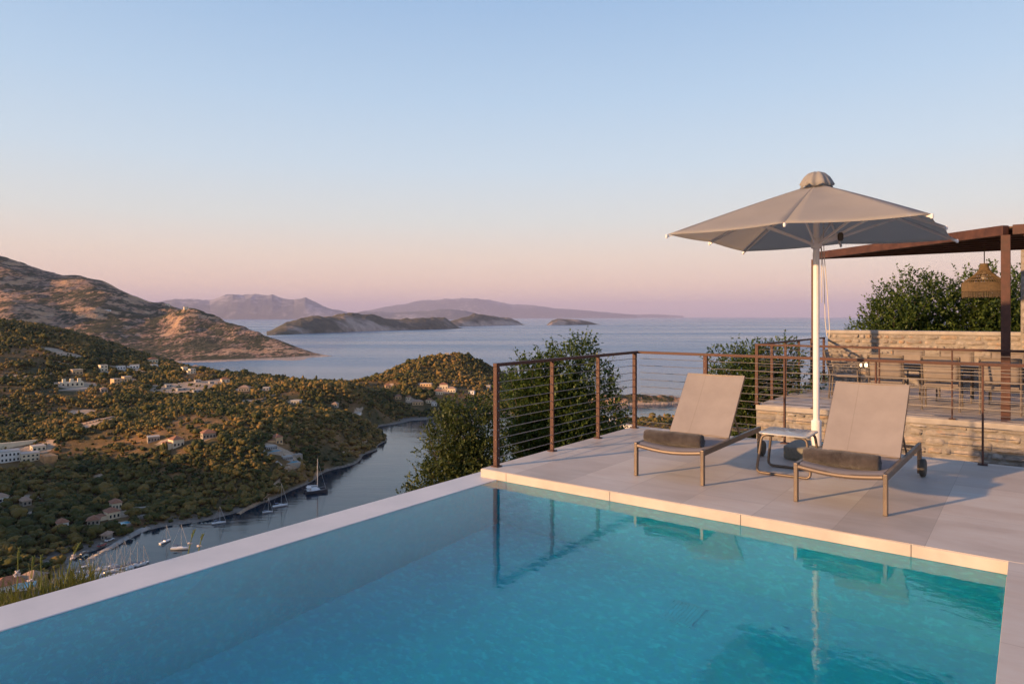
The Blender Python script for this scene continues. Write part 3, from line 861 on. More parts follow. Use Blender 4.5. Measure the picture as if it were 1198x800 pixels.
house('villa', 'large cream villa with arched windows and three square turrets on the left hillside', 'villa', 85, 452, 30, 5.0, 11, 'cream', 'flat', 0.25, 5, 1, 0, None, True, 3)
terrace_slab('garden_terrace', 'long pale terrace in front of the cream villa with three turrets', 'terrace', 80, 456, 44, 9, None, 0.25)
house('house', 'ochre flat-roofed block standing just uphill of the villa with three turrets', 'house', 91, 438, 14, 6.0, 9, 'ochre', 'flat', 0.3, 3)
house('house', 'tall cream two-storey cube house on the upper hillside road', 'house', 122, 434, 10, 8.0, 8, 'cream', 'flat', 0.35, 2, 2)
house('house', 'low pale flat house, middle one of the row on the upper road', 'house', 142, 432, 11, 4.5, 8, 'white', 'flat', 0.2, 3)
house('house', 'low pale house with dark porch at the east end of the upper road', 'house', 157, 431, 12, 4.6, 8, 'white', 'flat', -0.1, 3, 1, 3.0)
house('house', 'cream house under an orange tiled roof on the crest below the mountain', 'house', 180, 424, 12, 5.0, 9, 'cream', 'tile', 0.3, 3)
house('house', 'small white cottage just downhill of the orange-roofed crest house', 'house', 181, 430, 9, 4.5, 7, 'white', 'flat', 0.3, 2)
house('house', 'bright cream cube, western of the pair on the far ridge', 'house', 217, 434, 7, 5.5, 7, 'cream', 'flat', 0.4, 2)
house('house', 'bright cream cube with stepped top, eastern of the pair on the far ridge', 'house', 226, 437, 8, 6.5, 7, 'cream', 'flat', 0.4, 2, 2, 2.5)
house('house', 'grey house half hidden on the ridge behind the cream pair', 'house', 229, 432, 8, 4.5, 7, 'grey', 'pale', 0.0, 2)
house('house', 'ochre cube with dark doorway between the terraced fields', 'house', 137, 450, 9, 7.0, 8, 'ochre', 'flat', 0.5, 2, 2)
house('house', 'ochre house with lean-to beside the terraced field', 'house', 150, 446, 11, 6.0, 8, 'ochre', 'flat', 0.4, 3, 1, 3.0)
house('cottage', 'small stone cottage with hipped roof below the two ochre houses', 'house', 122, 459, 9, 4.0, 7, 'stone', 'pale', 0.2, 2)
house('house', 'single orange-roofed house just above the bare building plots', 'house', 264, 447, 11, 4.0, 8, 'cream', 'tile', 0.2, 2)
house('house', 'long stone house with grey terraces right of the building plots', 'house', 285, 458, 15, 4.5, 9, 'stone', 'pale', -0.2, 4)
house('house', 'small grey house among trees at the right end of the building plots', 'house', 311, 457, 9, 3.8, 7, 'grey', 'flat', -0.2, 2)
for i, (px, py, w_) in enumerate([(198, 453, 8), (213, 457, 13), (231, 459, 11), (232, 447, 8), (248, 449, 6)]):
    house('unfinished_building', ['low grey concrete shell, furthest left on the bare building plots', 'longest grey concrete shell in the middle of the bare building plots',
          'grey concrete shell at the front right of the bare building plots', 'grey concrete shell on the upper bare plots', 'smallest grey concrete shell at the back right of the bare plots'][i],
          'building', px, py, w_, 2.6, 5, 'grey', 'flat', 0.35, 2)
# white modern block at the left edge
c0 = cast(28, 545)
bw = house('hotel', 'long white two-storey modern block with dark window bands at the left edge of the valley', 'hotel', 12, 541, 24, 8.5, 12, 'white', 'flat', 0.1, 5, 2)
house('hotel_wing', 'cream lower wing with balconies joining the white modern block', 'hotel', 36, 540, 22, 6.5, 10, 'cream', 'flat', 0.15, 4, 2)
house('annex', 'small orange-lit annex behind the cream hotel wing', 'building', 46, 528, 17, 4.0, 9, 'cream', 'flat', 0.2, 3)
terrace_slab('retaining_wall', 'long pale retaining wall stepping up behind the white hotel', 'wall', 24, 521, 40, 2.0, M_WALLS['cream'], 0.1, 3.0)
terrace_slab('rock_cutting', 'orange cut rock face at the right end of the hotel site', 'rock face', 57, 540, 12, 12, M_SOIL, 0.3, 4.5)
house('house', 'pale long house with flat roof at the west end of the mid-slope group', 'house', 180, 517, 16, 4.0, 8, 'stone', 'flat', 0.1, 4)
house('house', 'sunlit cream house with tiled roof, middle of the mid-slope group', 'house', 209, 523, 16, 6.0, 9, 'cream', 'tile', 0.4, 3, 1, 5.0)
house('house', 'brown-roofed house at the east end of the mid-slope group', 'house', 245, 513, 18, 4.5, 9, 'stone', 'tile', 0.2, 4)
house('house', 'sunlit orange villa with tiled roof above the two stepped pools', 'villa', 327, 520, 11, 6.0, 8, 'ochre', 'tile', 0.5, 2, 1, 6.0)
house('pool_house', 'flat-roofed dark pool house beside the upper of the two stepped pools', 'house', 318, 527, 16, 3.0, 5, 'grey', 'flat', 0.35, 5)
house('pool_house', 'flat-roofed dark pool house beside the lower of the two stepped pools', 'house', 337, 539, 15, 3.0, 5, 'grey', 'flat', 0.35, 5)
def hill_pool(label, px, py, wpx, d, yaw):
    c = cast(px, py); w = wpx / F * c.y
    e = empty('hillside_pool', c, -math.atan2(c.x, c.y) + yaw, label, 'pool')
    MB().box(-w / 2 - 1.2, w / 2 + 1.2, -d / 2 - 1.2, d / 2 + 1.2, -4, 0.5).build('deck', M_PAVE, e)
    MB().box(-w / 2, w / 2, -d / 2, d / 2, 0.2, 0.52).build('water', M_POOLB, e)
    HOUSE_SPOTS.append((c.x, c.y, w * .7))
hill_pool('long turquoise pool, the upper of the two stepped above the bay', 319, 529, 17, 3.6, 0.35)
hill_pool('turquoise pool on the lower of the two steps above the bay', 341, 542, 14, 4.2, 0.35)
terrace_slab('stone_terrace', 'dry stone terrace between the two stepped pools', 'terrace', 345, 533, 15, 6, M_WALLS['stone'], 0.3, 0.8)
house('house', 'half-built grey house alone on the slope above the bay', 'house', 345, 473, 13, 4.0, 8, 'grey', 'flat', -0.4, 3)
house('house', 'tiny pale house low above the bay near the saddle', 'house', 417, 487, 6, 3.5, 6, 'white', 'flat', -0.6, 1)
house('house', 'pale house with tiled roof half buried in the dark saddle woods', 'house', 391, 476, 8, 3.5, 7, 'stone', 'pale', -0.3, 2)
# hamlet on the cone-shaped hill
for (px, py, w_, h_, wl, rf, nw, lb) in [
    (519, 455, 12, 6.5, 'cream', 'tile', 3, 'brightest cream house at the top of the hamlet on the cone-shaped hill'),
    (528, 459, 12, 5.5, 'cream', 'pale', 3, 'cream house at the right end of the hamlet on the cone-shaped hill'),
    (514, 462, 11, 5.0, 'cream', 'tile', 3, 'tiled cream house at the lower edge of the bright hamlet on the cone-shaped hill'),
    (498, 452, 17, 4.0, 'ochre', 'flat', 4, 'long low ochre house left of the bright hamlet on the cone-shaped hill'),
    (454, 454, 8, 4.0, 'ochre', 'tile', 2, 'lone ochre house on the left flank of the cone-shaped hill'),
    (466, 467, 9, 4.0, 'ochre', 'tile', 2, 'ochre house with tiled roof low on the left flank of the cone-shaped hill'),
    (477, 468, 6, 4.0, 'cream', 'tile', 2, 'smallest house of the row along the foot of the cone-shaped hill'),
    (489, 474, 16, 4.5, 'ochre', 'pale', 4, 'long ochre house by the shore at the foot of the cone-shaped hill'),
    (501, 472, 7, 4.5, 'cream', 'tile', 2, 'cream house beside the long ochre one at the foot of the cone-shaped hill'),
    (508, 475, 8, 4.0, 'white', 'flat', 2, 'white flat house in the shade at the foot of the cone-shaped hill'),
    (551, 461, 9, 4.0, 'white', 'flat', 2, 'white low house in shade on the right flank of the cone-shaped hill'),
    (571, 456, 6, 6.0, 'stone', 'flat', 1, 'small stone tower house on the right flank of the cone-shaped hill'),
    (523, 415, 6, 3.0, 'cream', 'flat', 2, 'tiny house on the very top of the cone-shaped hill')]:
    house('house', lb, 'house', px, py, w_, h_, 8, wl, rf, RND.uniform(-0.3, 0.5), nw)
# by the cove
house('house', 'tiled villa at the back of the cove gardens, long garden wall beside it', 'villa', 137, 596, 13, 4.5, 8, 'cream', 'tile', 0.2, 3)
house('house', 'tiled villa right beside the small turquoise pool by the cove', 'villa', 134, 607, 16, 4.5, 8, 'cream', 'tile', 0.35, 3, 1, 4.0)
hill_pool('small turquoise pool in front of the tiled villa by the cove', 145, 613, 11, 4.5, 0.3)
terrace_slab('garden_wall', 'long pale garden wall running right from the back villa by the cove', 'wall', 162, 598, 26, 2.0, M_WALLS['stone'], -0.15, 2.2)
terrace_slab('garden_terrace', 'stepped stone garden terrace above the beach road', 'terrace', 166, 606, 18, 3.0, M_WALLS['stone'], -0.2, 1.5)
house('house', 'little white house with tiled roof alone in the trees left of the cove', 'house', 74, 619, 14, 3.8, 7, 'white', 'tile', 0.2, 2)
house('house', 'long brown-roofed house in the trees between the white house and the cove villas', 'house', 109, 615, 16, 3.2, 7, 'stone', 'tile', -0.1, 3)
house('house', 'grey-roofed house at the far left end of the valley road', 'house', 4, 588, 14, 4.0, 8, 'white', 'pale', 0.3, 2)
house('house', 'low stone house beside the bare yard on the valley road', 'house', 32, 592, 11, 3.5, 7, 'stone', 'pale', 0.3, 2)
house('shore_house', 'low stone house beside the beach road at the head of the cove', 'house', 122, 632, 10, 3.2, 5, 'stone', 'pale', -0.5, 2)
def village(px, py, d, *a, **k):
    c = PX(px, py, d); return house(*a, px, py, k.pop('w'), c=c, **k)
village(12, 695, 268, 'taverna', 'white quayside house with a long red tiled roof in the bottom corner', 'house', w=42, h=4.6, dep=9, wall='white', roof='tile', yaw=0.15, wins=5)
village(47, 684, 276, 'taverna', 'ochre-roofed quayside house behind the grass tuft beside the red-roofed one', 'house', w=24, h=4.5, dep=8, wall='ochre', roof='pale', yaw=0.7, wins=3)
cb = PX(29, 694, 262)
aw = empty('awning', cb, 0.55, 'blue and white awning on poles between the two quayside houses', 'awning')
MB().add([(-3.6, -1.6, 2.6), (3.6, -1.6, 2.6), (3.6, 1.8, 3.6), (-3.6, 1.8, 3.6), (-3.6, -1.6, 2.72), (3.6, -1.6, 2.72), (3.6, 1.8, 3.72), (-3.6, 1.8, 3.72)],
         [(3, 2, 1, 0), (4, 5, 6, 7), (0, 1, 5, 4), (1, 2, 6, 5), (2, 3, 7, 6), (3, 0, 4, 7)]).build('canopy', simple('blue_awning', (0.12, 0.32, 0.45), 0.7, var=0.4, scale=0.8), aw)
for sx in (-3.4, 3.4):
    MB().box(sx - .05, sx + .05, -1.5, -1.4, -3, 2.6).build('pole', M_WALLS['white'], aw)
# chapel-like specks on the mountain
house('hill_chapel', 'pair of tiny pale farm buildings in the shaded hollow of the big mountain', 'farm', 126, 364, 9, 5, 9, 'white', 'flat', 0.0, 2)
house('hill_chapel', 'small cream house on the crest of the big mountain', 'house', 196, 357, 7, 6, 9, 'cream', 'flat', 0.3, 2)
house('hill_chapel', 'second pale house along the crest of the big mountain, further down the ridge', 'house', 218, 360.5, 6, 5, 9, 'cream', 'flat', 0.3, 2)
# low land right of the bay
house('house', 'white house among trees seen through the railing across the bay, nearer the shore', 'house', 718, 494, 10, 3.5, 7, 'white', 'flat', 0.2, 2)
house('house', 'long white house seen through the railing beside the corner post, across the bay', 'house', 733, 501, 15, 3.5, 7, 'white', 'flat', -0.2, 4, 1, 5.0)

# roads, paths and the beach
def strip(name, pts, width, mat, lift=0.35, n=40, flat_z=None):
    P = []
    for a, b in zip(pts[:-1], pts[1:]):
        for k in range(n):
            t = k / n; P.append((a[0] + (b[0] - a[0]) * t, a[1] + (b[1] - a[1]) * t))
    P.append(tuple(pts[-1]))
    W = [cast(*p) if len(p) == 2 else None for p in P]
    rows = []
    for i, p in enumerate(W):
        a = W[max(0, i - 3)]; b = W[min(len(W) - 1, i + 3)]
        d = Vector((b.x - a.x, b.y - a.y, 0)).normalized() if (b - a).length > 1e-6 else Vector((1, 0, 0))
        s = Vector((-d.y, d.x, 0)) * width / 2
        row = []
        for q in (-1, -0.5, 0, 0.5, 1):
            x, y = p.x + s.x * q, p.y + s.y * q
            z = max(float(terr_z(x, y)), SEA) + lift if flat_z is None else flat_z
            row.append((x, y, z - (0.5 if abs(q) == 1 else 0)))
        rows.append(row)
    o = MB().grid(rows).build(name, mat, None, smooth=True)
    tag(o, kind='structure'); return o
M_SAND = simple('sand_road', (0.42, 0.36, 0.30), 0.95, var=0.15, scale=0.3)
M_TRACK = simple('dirt_track', (0.46, 0.30, 0.18), 0.95, var=0.2, scale=0.3)
strip('beach', [(62, 684), (80, 671), (110, 652), (140, 634), (172, 617)], 4.0, M_SAND, 0.5)
strip('road', [(110, 437), (140, 434.5), (168, 432), (185, 428)], 6.0, M_SAND, 0.5)
strip('track', [(530, 447), (540, 442), (552, 437.5), (557, 437)], 7.0, M_TRACK, 1.0)
strip('track', [(222, 479), (236, 471)], 5.0, M_SAND, 0.8)
strip('track', [(278, 602), (300, 588), (330, 562), (336, 548), (350, 545), (365, 542)], 3.0, M_TRACK, 0.5)
strip('track', [(300, 520), (312, 532), (330, 546)], 3.0, M_SAND, 0.8)

strip('track', [(60, 505), (85, 499), (112, 493), (132, 488)], 5.0, M_TRACK, 0.9)
strip('track', [(190, 472), (212, 467), (236, 462)], 5.0, M_TRACK, 0.9)
strip('track', [(283, 473), (303, 468), (322, 462)], 5.0, M_TRACK, 0.9)
strip('track', [(20, 447), (45, 441), (62, 437)], 5.0, M_TRACK, 0.9)
strip('track', [(400, 530), (420, 522), (436, 508)], 3.0, M_TRACK, 0.6)
# ------------------------------------------------------------------ boats
M_HULL = simple('white_hull', (0.72, 0.72, 0.72), 0.3, var=0.05, scale=1)
M_DKHULL = simple('dark_hull', (0.05, 0.05, 0.06), 0.35, var=0.1, scale=1)
M_CANV = simple('blue_canvas', (0.10, 0.13, 0.20), 0.8, var=0.1, scale=1)
M_MAST = simple('mast_alloy', (0.42, 0.41, 0.40), 0.4, var=0.05, scale=1)
def hull_mesh(L, B, H, name='hull'):
    rows = []
    for i in range(13):
        t = i / 12; y = (t - 0.5) * L
        w = B / 2 * (1 - max(0, (t - 0.35) / 0.65) ** 2.2) * (0.82 + 0.18 * min(1, t / 0.3)); w = max(w, 0.02)
        hz = H * (1 + 0.25 * t * t)
        rows.append([(-w, y, hz), (-w * .9, y, hz * .4), (-w * .45, y, -.35), (w * .45, y, -.35), (w * .9, y, hz * .4), (w, y, hz)])
    m = MB().grid(rows)
    n = len(m.v)
    m.f.append(tuple(range(0, 6)))                       # transom
    m.f += [(i * 6, (i + 1) * 6, (i + 1) * 6 + 5, i * 6 + 5) for i in range(12)]     # deck
    return m
def sailboat(label, px, py, L, yaw, group=None, mast=1.25, name='sailboat', cat='sailboat', canvas=True, furled=True):
    d = (EYE - SEA) * F / (py - 370); c = PX(px, py, d); c.z = SEA
    e = empty(name, c, yaw, label, cat, group)
    B = L * 0.3; H = L * 0.09
    hull_mesh(L, B, H).build('hull', M_HULL, e)
    MB().add([(-B*.3, -L*.12, H*1.05), (B*.3, -L*.12, H*1.05), (B*.18, L*.22, H*1.1), (-B*.18, L*.22, H*1.1), (-B*.24, -L*.1, H*1.65), (B*.24, -L*.1, H*1.65), (B*.13, L*.16, H*1.55), (-B*.13, L*.16, H*1.55)],
             [(3, 2, 1, 0), (4, 5, 6, 7), (0, 1, 5, 4), (1, 2, 6, 5), (2, 3, 7, 6), (3, 0, 4, 7)]).build('cabin', M_HULL, e)
    if mast:
        MB().tube([(0, L*.08, H), (0, L*.08, H + L*mast)], [0.07 + L*.003, 0.05], 8).build('mast', M_MAST, e)
        b = MB().tube([(0, L*.08, H*2.2), (0, -L*.34, H*2.3)], 0.16 if canvas else 0.09, 8); b.build('boom', M_CANV if canvas else M_MAST, e)
        r = MB()
        r.tube([(0, L*.49, H*1.25), (0, L*.08, H + L*mast*.97)], 0.10 if furled else 0.03, 5); r.tube([(0, -L*.49, H), (0, L*.08, H + L*mast)], 0.025, 4)
        for s in (-1, 1): r.tube([(s*B*.46, L*.05, H), (0, L*.08, H + L*mast*.8)], 0.025, 4)
        r.build('rigging', M_MAST, e)
        MB().box(-B*.32, B*.32, -L*.36, -L*.14, H*2.6, H*2.75).build('sprayhood', M_CANV, e)
    return e
def catamaran(label, px, py, L, yaw, dark=True, mast=1.35):
    d = (EYE - SEA) * F / (py - 370); c = PX(px, py, d); c.z = SEA
    e = empty('catamaran', c, yaw, label, 'catamaran')
    B = L * 0.52; H = L * 0.125
    for s in (-1, 1):
        m = hull_mesh(L, L * 0.14, H); m.v = [(x + s * B * .42, y, z) for x, y, z in m.v]; m.build('hull', M_DKHULL if dark else M_HULL, e)
    MB().box(-B*.42, B*.42, -L*.4, L*.18, H*.75, H*1.08).build('deck', M_HULL, e)
    MB().add([(-B*.36, -L*.25, H*1.08), (B*.36, -L*.25, H*1.08), (B*.3, L*.16, H*1.08), (-B*.3, L*.16, H*1.08), (-B*.32, -L*.25, H*1.75), (B*.32, -L*.25, H*1.75), (B*.22, L*.06, H*1.75), (-B*.22, L*.06, H*1.75)],
             [(3, 2, 1, 0), (4, 5, 6, 7), (0, 1, 5, 4), (1, 2, 6, 5), (2, 3, 7, 6), (3, 0, 4, 7)]).build('cabin', M_HULL, e)
    MB().box(-B*.34, B*.34, -L*.42, -L*.2, H*2.0, H*2.12).build('sunroof', M_HULL, e)
    for s in (-1, 1):
        MB().box(s*B*.34 - .06, s*B*.34 + .06, -L*.24, -L*.23, H*1.7, H*2.0).build('post', M_MAST, e)
    MB().box(-B*.28, B*.28, -L*.2, -L*.19, H*1.35, H*1.6).build('window', M_WIN, e)
    MB().tube([(0, L*.08, H*1.7), (0, L*.08, H + L*mast)], [0.28, 0.2], 8).build('mast', M_MAST, e)
    MB().tube([(0, L*.08, H*2.4), (0, -L*.4, H*2.7)], 0.3, 8).build('boom', M_HULL, e)
    r = MB().tube([(0, L*.46, H), (0, L*.08, H + L*mast*.95)], 0.09, 5)
    for s in (-1, 1): r.tube([(s*B*.46, -L*.02, H), (0, L*.08, H + L*mast*.88)], 0.03, 4)
    r.build('rigging', M_MAST, e)
def motorboat(label, px, py, L, yaw, group=None, canvas=True):
    d = (EYE - SEA) * F / (py - 370); c = PX(px, py, d); c.z = SEA
    e = empty('motorboat', c, yaw, label, 'motorboat', group)
    B = L * .36; H = L * .13
    hull_mesh(L, B, H).build('hull', M_HULL, e)
    MB().box(-B*.3, B*.3, -L*.15, L*.15, H*1.03, H*1.9, ).build('cabin', M_HULL, e)
    MB().box(-B*.31, B*.31, L*.06, L*.155, H*1.45, H*1.8).build('windscreen', M_WIN, e)
    if canvas: MB().box(-B*.36, B*.36, -L*.34, L*.02, H*2.3, H*2.4).build('canopy', M_CANV, e)
catamaran('big catamaran with black hulls and tall bare mast moored off the wooded point', 369.5, 575.5, 13.5, R(-62), True, 1.42)
sailboat('white yacht with two stays anchored inside the catamaran, further of the shore pair', 328, 592, 8.6, R(-55), None, 1.45, canvas=False)
sailboat('small white yacht closest under the wooded bank, nearer of the shore pair', 313, 599, 5.5, R(-70), None, 1.4)
sailboat('white yacht side-on with sail cover in the mouth of the cove', 210.5, 642, 8.2, R(-88), None, 1.35)
sailboat('white yacht seen end-on in the shade off the beach', 193.5, 634, 6.6, R(-20), None, 1.2)
sailboat('lone white yacht out in the bay just above the white pool edge', 256, 612, 7.0, R(-60), None, 1.2)
motorboat('white motorboat alone in the bay beside the leafy bush', 468, 582, 6.0, R(-70), None, False)
motorboat('grey tender tied at the bank near the catamaran', 352, 563, 5.0, R(-80), None, True)
gq = 'yachts moored stern-to along the quay'
lb = 'white yacht with bare mast in the crowded row along the quay of the cove'
for (px, py, L) in [(100, 676, 6.5), (112, 672, 7), (122, 671, 6.5), (134, 668, 8), (143, 667, 8.5), (150, 664, 7), (158, 662, 8), (166, 660, 6.5), (127, 675, 7), (139, 673, 7.5), (106, 668, 6)]:
    sailboat(lb, px + 1, py, L, R(-40 + RND.uniform(-25, 25)), gq, RND.uniform(1.15, 1.45))
gm = 'motorboats moored along the quay'
for (px, py, L) in [(84, 677, 5.5), (92, 674, 6), (102, 663, 4.5), (97, 670, 5), (118, 666, 5.5), (131, 663, 5), (146, 670, 6), (88, 671, 4.5), (110, 678, 6)]:
    motorboat('small white motorboat in the crowded row along the quay of the cove', px, py, L, R(-50 + RND.uniform(-35, 35)), gm)
jp = PX(118, 668.5, (EYE - SEA) * F / (668.5 - 370))
je = empty('jetty', (jp.x, jp.y, SEA), R(37), 'long low concrete jetty with bollards standing for the cluttered quay where the yachts are moored', 'jetty')  # low slab with bollards standing for the cluttered quay
MB().box(-17, 17, -1.1, 1.1, -2, .85).build('deck', M_WALLS['grey'], je)
for k in range(9): MB().lathe([(.16, .85), (.13, 1.15), (.2, 1.2), (.2, 1.28)], 8, (-16 + 4 * k, -.85)).build('bollard', M_DKHULL, je)
# cars parked along the beach road
M_CARP = [simple('car_paint', c, 0.3, var=0.03, spec=0.6) for c in [(0.6, 0.6, 0.6), (0.05, 0.05, 0.06), (0.35, 0.05, 0.04), (0.3, 0.32, 0.35)]]
def car(px, py, yaw, k, label):
    c = cast(px, py); e = empty('parked_car', (c.x, c.y, max(float(terr_z(c.x, c.y)), SEA) + 0.5), yaw, label, 'car', 'cars parked along the beach road')
    MB().box(-.85, .85, -2.1, 2.1, .28, .85).build('body', M_CARP[k], e, bevel=.1)
    MB().add([(-.78, -1.6, .85), (.78, -1.6, .85), (.78, 1.0, .85), (-.78, 1.0, .85), (-.62, -1.1, 1.45), (.62, -1.1, 1.45), (.62, .3, 1.45), (-.62, .3, 1.45)],
             [(3, 2, 1, 0), (4, 5, 6, 7), (0, 1, 5, 4), (1, 2, 6, 5), (2, 3, 7, 6), (3, 0, 4, 7)]).build('cabin', M_WIN, e)
    for sx in (-.82, .82):
        for sy in (-1.3, 1.3): MB().lathe([(.32, sx - .1), (.32, sx + .1)], 12, (sy, .32), 'x').build('wheel', M_DKHULL, e)
for i, (px, py, k, lb) in enumerate([(128, 634, 0, 'pale grey car parked near the middle of the beach road'), (119, 640, 2, 'dark red car parked on the beach road'),
                                  (99, 650, 1, 'black car parked on the beach road nearest the quay'), (143, 626, 3, 'bluish grey car parked at the far end of the beach road')]):
    car(px, py, R(-18), k, lb)
woodland()
shore_trees()
# ------------------------------------------------------------------ materials of the villa
def mat_tiles():
    t = NT('terrace_tiles')
    v = t.coord('Object')
    br = t.n('TexBrick', {'Vector': t.coord('Object', (1, 1, 1), (0, 0, R(90)), (0.53, 0.0, 0)), 'Scale': 1.0, 'Mortar Size': 0.0018, 'Mortar Smooth': 0.1, 'Bias': 0.0, 'Brick Width': 1.2, 'Row Height': 0.6,
                          'Color1': (0, 0, 0), 'Color2': (1, 1, 1), 'Mortar': (0.5, 0.5, 0.5)}, offset=0.5)
    n1 = t.noise(t.coord('Object', (0.7, 2.2, 1)), 1.3, 6, 0.62, 0.6)
    n2 = t.noise(t.coord('Object', (2.0, 7.0, 1)), 2.2, 5, 0.6, 0.8)
    n3 = t.noise(v, 60, 3, 0.6)
    base = t.ramp(n1, [(0.30, (0.43, 0.37, 0.315)), (0.5, (0.53, 0.475, 0.42)), (0.72, (0.59, 0.545, 0.495))])
    base = t.mix(t.ramp(n2, [(0.35, 0.0), (0.75, 0.5)]), base, (0.50, 0.40, 0.32))
    base = t.mix(0.13, base, br.outputs[0], 'OVERLAY')
    c = t.mix(br.outputs[1], base, (0.33, 0.285, 0.24))
    r = t.ramp(n1, [(0.3, 0.42), (0.7, 0.58)])
    return t.done(t.bsdf(c, r, 0, t.bump(t.math('SUBTRACT', t.math('MULTIPLY', n3, 0.15), br.outputs[1]), 0.25, 0.003), 0.4))
def mat_stone(name, sx=3.4, sz=6.6, warm=1.0):
    t = NT(name)
    v0 = t.coord('Object', (sx, sx, sz))
    wob = t.n('TexNoise', {'Vector': t.coord('Object'), 'Scale': 3.5, 'Detail': 3}).outputs[1]
    v = t.mix(0.22, v0, wob, 'ADD')
    e = t.n('TexVoronoi', {'Vector': v, 'Scale': 1.0, 'Randomness': 0.85}, feature='DISTANCE_TO_EDGE').outputs[0]
    cv = t.n('TexVoronoi', {'Vector': v, 'Scale': 1.0, 'Randomness': 0.85})
    rnd = t.n('SeparateColor', {0: cv.outputs['Color']})
    n = t.noise(t.coord('Object'), 14, 6, 0.65); n2 = t.noise(t.coord('Object'), 4.5, 4, 0.6)
    base = t.ramp(rnd.outputs[0], [(0.0, (0.42, 0.36, 0.29)), (0.25, (0.52, 0.43, 0.33)), (0.45, (0.38, 0.33, 0.28)), (0.6, (0.55, 0.39, 0.24)), (0.78, (0.50, 0.31, 0.15)), (0.9, (0.56, 0.50, 0.42)), (1.0, (0.60, 0.44, 0.30))])
    stain = t.ramp(t.math('MULTIPLY', n2, n), [(0.30, 0.0), (0.42, 0.75)])
    base = t.mix(stain, base, (0.40, 0.17, 0.06))
    base = t.mix(t.ramp(n, [(0.3, 0.35), (0.65, 0.0)]), base, (0.22, 0.19, 0.16))
    m = t.ramp(e, [(0.03, 0.0), (0.11, 1.0)])
    mort = t.ramp(n, [(0.3, (0.30, 0.26, 0.215)), (0.7, (0.45, 0.395, 0.33))])
    c = t.mix(m, mort, base)
    h = t.math('ADD', t.ramp(e, [(0.0, 0.0), (0.22, 0.8), (0.6, 1.0)]), t.math('MULTIPLY', n, 0.45))
    return t.done(t.bsdf(c, 0.9, 0, t.bump(h, 0.9, 0.035), 0.2))
def mat_corten():
    t = NT('rust_brown_steel')
    n = t.noise(t.coord('Object'), 9, 6, 0.65); n2 = t.noise(t.coord('Object'), 60, 3, 0.6)
    c = t.ramp(n, [(0.3, (0.050, 0.023, 0.018)), (0.55, (0.085, 0.038, 0.029)), (0.8, (0.13, 0.062, 0.048))])
    return t.done(t.bsdf(c, t.ramp(n, [(0.3, 0.5), (0.7, 0.7)]), 0.15, t.bump(n2, 0.15, 0.002), 0.4))
def mat_sling():
    t = NT('taupe_sling_mesh')
    v = t.coord('Object')
    w1 = t.n('TexWave', {'Vector': v, 'Scale': 160.0}, wave_type='BANDS', bands_direction='X').outputs[0]
    w2 = t.n('TexWave', {'Vector': v, 'Scale': 160.0}, wave_type='BANDS', bands_direction='Y').outputs[0]
    n = t.noise(v, 5, 4, 0.6)
    c = t.ramp(n, [(0.3, (0.285, 0.26, 0.258)), (0.7, (0.335, 0.308, 0.305))])
    c = t.mix(t.math('MULTIPLY', t.math('MULTIPLY', w1, w2), 0.3), c, (0.20, 0.16, 0.13))
    xx = t.n('SeparateXYZ', {0: v}).outputs[0]
    seam = t.math('LESS_THAN', t.math('ABSOLUTE', t.math('ADD', xx, 0.11)), 0.004)
    c = t.mix(t.math('MULTIPLY', seam, 0.25), c, (0.16, 0.13, 0.11))
    p = t.bsdf(c, 0.7, 0, t.bump(t.math('ADD', w1, w2), 0.1, 0.001), 0.3)
    tr = t.n('BsdfTranslucent', {'Color': c}); m = t.n('MixShader', {0: 0.12})
    t.t.links.new(p.outputs[0], m.inputs[1]); t.t.links.new(tr.outputs[0], m.inputs[2])
    return t.done(m)
def mat_canvas():
    t = NT('parasol_canvas')
    v = t.coord('Object')
    n = t.noise(v, 3, 4, 0.6); f = t.noise(v, 220, 2, 0.5)
    c = t.ramp(n, [(0.3, (0.43, 0.425, 0.425)), (0.7, (0.485, 0.48, 0.48))])
    p = t.bsdf(c, 0.9, 0, t.bump(t.math('ADD', t.math('MULTIPLY', f, 0.1), n), 0.25, 0.012), 0.2)
    tr = t.n('BsdfTranslucent', {'Color': (0.76, 0.71, 0.64)}); m = t.n('MixShader', {0: 0.52})
    t.t.links.new(p.outputs[0], m.inputs[1]); t.t.links.new(tr.outputs[0], m.inputs[2])
    return t.done(m)
def mat_towel():
    t = NT('grey_towel')
    v = t.coord('Object'); n = t.noise(v, 9, 4, 0.6); f = t.noise(v, 260, 3, 0.7)
    c = t.ramp(t.math('ADD', t.math('MULTIPLY', n, 0.5), t.math('MULTIPLY', f, 0.5)), [(0.38, (0.022, 0.019, 0.020)), (0.62, (0.092, 0.080, 0.079))])
    return t.done(t.bsdf(c, 1.0, 0, t.bump(f, 0.9, 0.006), 0.05, **{'Sheen Weight': 0.3}))
def mat_poolwater():
    t = NT('pool_water')
    v = t.coord('Object')
    a = t.noise(t.coord('Object', (1.0, 2.2, 1), (0, 0, R(25))), 2.6, 3, 0.55, 0.3)
    b = t.noise(t.coord('Object', (1.0, 1.5, 1), (0, 0, R(-30))), 9.0, 3, 0.55, 0.2)
    h = t.math('ADD', t.math('MULTIPLY', a, 0.30), t.math('MULTIPLY', b, 0.26))
    g = t.n('BsdfGlass', {'Color': (0.93, 0.985, 1.0), 'Roughness': 0.0, 'IOR': 1.333})
    t.set(g.inputs['Normal'], t.bump(h, 0.075, 0.05))
    return t.done(g)
